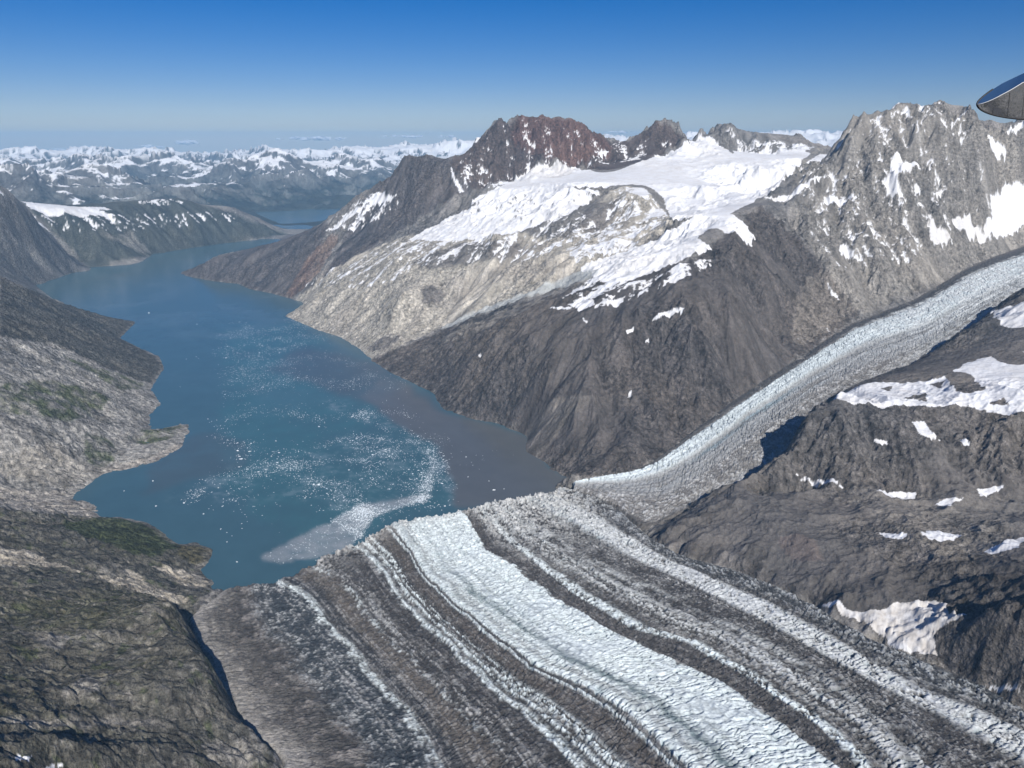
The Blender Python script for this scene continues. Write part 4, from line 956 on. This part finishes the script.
# ------------------------------------------------------------------ wing tip of the aircraft
def wing_tip():
    m_m, nt, b = mat('polished aluminium', (.85, .84, .82), .06, .5); b.inputs['Metallic'].default_value = 1
    tc = node(nt, 'ShaderNodeTexCoord').outputs['Object']
    bp = node(nt, 'ShaderNodeBump'); bp.inputs['Distance'].default_value = .012; bp.inputs['Strength'].default_value = .5
    nt.links.new(noise(nt, tc, 14, 4), bp.inputs['Height']); nt.links.new(bp.outputs[0], b.inputs['Normal'])
    m_k, _, _ = mat('black rubber edge', (.012, .012, .014), .45, .4)
    m_bl, _, bb = mat('sky reflection blue', (.05, .11, .22), .12, .5); bb.inputs['Coat Weight'].default_value = .6  # blue of the reflected sky put into the upper skin's colour
    D = 5.0
    fw = np.array([0, CP, -SP]); up = np.array([0, SP, CP]); rt = np.array([1., 0, 0])
    def P(px, py, d=0): return np.array([0, 0, H]) + fw * (D + d) + rt * ((px - 512) / F * (D + d)) + up * (-(py - 384) / F * (D + d))
    root = bpy.data.objects.new('wing_tip', None); coll.objects.link(root); root.location = P(1040, 95)
    set_props(root, 'polished metal wing tip of the aircraft with black edge, jutting in at top right', 'wing tip')
    # sections along the span: (rim upper px, rim lower px), growing from the rounded tip outwards
    def section(t):  # t: 0 at the tip .. 1 at the inboard end
        x = 977 + 150 * t
        a = math.sqrt(max(0, 1 - (1 - min(t / .75, 1)) ** 2))
        top = 104 - (7 * math.sqrt(min(t * 6, 1)) + 92 * t * .72 + 4 * a); bot = 104 + 15.5 * math.sqrt(1 - (1 - min(t / .38, 1)) ** 2)
        return x, top, bot
    n, m = 48, 28
    vs = lambda t: .5 + .3 * min(1, t / .3)
    def skin(v0, v1, bulge, dz, name, mt):
        V = []
        for i in range(n):
            t = (i / (n - 1)) ** 2
            x, tp, bt = section(t)
            for j in range(m):
                q = j / (m - 1); S = vs(t); v = S * q if name == 'underside' else S + (1 - S) * q if name == 'upper_skin' else q
                y = bt + (tp - bt) * v
                k = min(v / S, (1 - v) / (1 - S)); dep = -bulge * (bt - tp) / F * D * (k + .12 * k * (1 - k)) + dz
                V.append(P(x, y, dep) - np.array(root.location))
        return make_mesh(name, np.array(V), grid_quads(n, m).reshape(-1, 4), mt, parent=root)
    skin(0, .56, .42, 0, 'underside', m_m); skin(.56, 1, .42, 0, 'upper_skin', m_bl); skin(0, 1, -.25, 0, 'back_skin', m_m)
    # black rubber edge following the outline, and a pale strip where the two skins meet
    def tube(path, rad, name, mt):
        bm = bmesh.new(); rings = []
        for k, p in enumerate(path):
            d = path[min(k + 1, len(path) - 1)] - path[max(k - 1, 0)]; d /= np.linalg.norm(d) + 1e-9
            a = np.cross(d, fw); a /= np.linalg.norm(a); c = np.cross(d, a)
            rings.append([bm.verts.new(p + rad * (math.cos(q) * a + math.sin(q) * c)) for q in np.linspace(0, 2 * math.pi, 8, endpoint=False)])
        for r1, r2 in zip(rings[:-1], rings[1:]):
            for q in range(8): bm.faces.new((r1[q], r1[(q + 1) % 8], r2[(q + 1) % 8], r2[q]))
        me = bpy.data.meshes.new(name); bm.to_mesh(me); bm.free(); me.materials.append(mt)
        for p in me.polygons: p.use_smooth = True
        o = bpy.data.objects.new(name, me); coll.objects.link(o); o.parent = root
    ts = [(i / 40) ** 2 for i in range(41)]
    L = np.array(root.location)
    tube([P(section(t)[0], section(t)[1]) - L for t in ts[::-1] if t < .12] + [P(section(t)[0], section(t)[2]) - L for t in ts[1:]], .0058, 'edge_strip', m_k)
    m_s, _, bs_ = mat('pale strip', (.8, .8, .78), .3, .5)
    pale_line = []
    for t in ts[3:]:
        x, tp, bt = section(t); v = vs(t); y = bt + (tp - bt) * v
        pale_line.append(P(x, y, -.42 * (bt - tp) / F * D - .002) - L)
    tube(pale_line, .0022, 'pale_line', m_s)
    for tt in (.10, .2, .3):
        x, tp, bt = section(tt); S = vs(tt); line = []
        for q in np.linspace(.03, .97, 14):
            v = S * q; line.append(P(x + 3 * q, bt + (tp - bt) * v, -.42 * (bt - tp) / F * D * (q + .12 * q * (1 - q)) - .0005) - L)
        tube(line, .0011, 'panel_joint', m_k)
wing_tip()

# ------------------------------------------------------------------ small fair-weather clouds far beyond the ranges
m_c, nt, b = mat('cloud', (.9, .9, .92), 1., 0.)
lw = node(nt, 'ShaderNodeLayerWeight'); lw.inputs['Blend'].default_value = .35
tcn = node(nt, 'ShaderNodeTexCoord').outputs['Object']
al = math_n(nt, 'MULTIPLY', math_n(nt, 'SUBTRACT', 1.0, lw.outputs['Facing']), maprange(nt, noise(nt, tcn, .0009, 5, .6), .35, .65, .1, .75))
nt.links.new(al, b.inputs['Alpha'])
def cloud(px, py, w, h, n, seed):
    rnd = random.Random(seed); bm = bmesh.new(); R = 98000.
    for k in range(n):
        t = rnd.uniform(-1, 1); x = px + w * t; y = py + h * rnd.uniform(-.2, .5)
        p = at_r(x, y, R + rnd.uniform(-2500, 2500)); sc = R / F * h * rnd.uniform(.5, 1.) * (1.1 - .6 * abs(t))
        res = bmesh.ops.create_icosphere(bm, subdivisions=2, radius=1)
        for v in res['verts']:
            c = v.co; kk = 1 + .25 * math.sin(3 * c.x + k) * math.sin(4 * c.y + 2 * k)
            v.co = (p[0] + c.x * kk * sc * 2.4, p[1] + c.y * kk * sc * 2., p[2] + c.z * kk * sc * .8)
    me = bpy.data.meshes.new('cloud'); bm.to_mesh(me); bm.free(); me.materials.append(m_c)
    for q in me.polygons: q.use_smooth = True
    o = bpy.data.objects.new('cloud', me); coll.objects.link(o); set_props(o, kind='stuff')
for i, a in enumerate([(187, 142, 10, 3.2, 12, 1), (150, 146, 14, 2, 10, 2), (312, 138, 36, 2.4, 34, 3), (420, 136, 40, 1.8, 26, 4), (60, 149, 50, 1.8, 22, 5), (806, 131, 18, 2.2, 14, 6), (620, 132, 12, 2, 10, 7)]): cloud(*a)

# ------------------------------------------------------------------ air, sky, sun, camera
mh = bpy.data.materials.new('haze'); mh.use_nodes = True; nt = mh.node_tree; nt.nodes.remove(nt.nodes['Principled BSDF'])
pv = node(nt, 'ShaderNodeVolumePrincipled'); pv.inputs['Color'].default_value = (.36, .66, 1., 1); pv.inputs['Density'].default_value = 1.65e-5; pv.inputs['Anisotropy'].default_value = -.2
nt.links.new(pv.outputs[0], nt.nodes['Material Output'].inputs['Volume'])
bm = bmesh.new(); bmesh.ops.create_cube(bm, size=1); me = bpy.data.meshes.new('haze'); bm.to_mesh(me); bm.free(); me.materials.append(mh)
hz = bpy.data.objects.new('haze', me); coll.objects.link(hz); ZT, ZB = 2250., -1 - 300.
hz.scale = (150000, 150000, ZT - ZB); hz.location = (0, 0, (ZT + ZB) / 2); set_props(hz, kind='stuff')

SUN_EL, SUN_AZ = 37., 163.    # azimuth clockwise from the view direction (+Y)
w = bpy.data.worlds.new('World'); scene.world = w; w.use_nodes = True; nt = w.node_tree
sk = node(nt, 'ShaderNodeTexSky', sky_type='NISHITA', sun_disc=False); sk.sun_elevation = math.radians(SUN_EL); sk.sun_rotation = math.radians(SUN_AZ)
sk.altitude = 1600; sk.air_density = 1.0; sk.dust_density = .1; sk.ozone_density = 4.0
hs = node(nt, 'ShaderNodeHueSaturation'); hs.inputs['Saturation'].default_value = 1.5; hs.inputs['Hue'].default_value = .506
nt.links.new(sk.outputs[0], hs.inputs['Color']); tn = node(nt, 'ShaderNodeMix', data_type='RGBA', blend_type='MULTIPLY'); tn.inputs['Factor'].default_value = 1; nt.links.new(hs.outputs[0], tn.inputs['A']); tn.inputs['B'].default_value = (1.0, .925, 1.14, 1)
nt.links.new(tn.outputs['Result'], nt.nodes['Background'].inputs[0]); nt.nodes['Background'].inputs[1].default_value = .06
sd = bpy.data.lights.new('sun', 'SUN'); sd.energy = 5.0; sd.angle = math.radians(.5); sd.color = (1, .96, .9)
so = bpy.data.objects.new('sun', sd); coll.objects.link(so)
so.rotation_euler = (math.radians(90 - SUN_EL), 0, math.radians(180 - SUN_AZ))
cam = bpy.data.cameras.new('camera'); co = bpy.data.objects.new('camera', cam); coll.objects.link(co)
cam.sensor_width = 36; cam.lens = 36 * F / 1024; cam.clip_start = .1; cam.clip_end = 200000
co.location = (0, 0, H); co.rotation_euler = (math.radians(90) - PITCH, 0, 0)
scene.camera = co
scene.view_settings.view_transform = 'Standard'; scene.view_settings.look = 'None'; scene.view_settings.exposure = 0; scene.view_settings.gamma = 1
cy = scene.cycles; cy.max_bounces = 4; cy.diffuse_bounces = 2; cy.glossy_bounces = 2; cy.volume_bounces = 0; cy.transparent_max_bounces = 6
cy.use_denoising = True; cy.use_adaptive_sampling = True; cy.adaptive_threshold = .02
try: cy.denoiser = 'OPENIMAGEDENOISE'; cy.denoising_input_passes = 'RGB_ALBEDO_NORMAL'
except Exception: pass
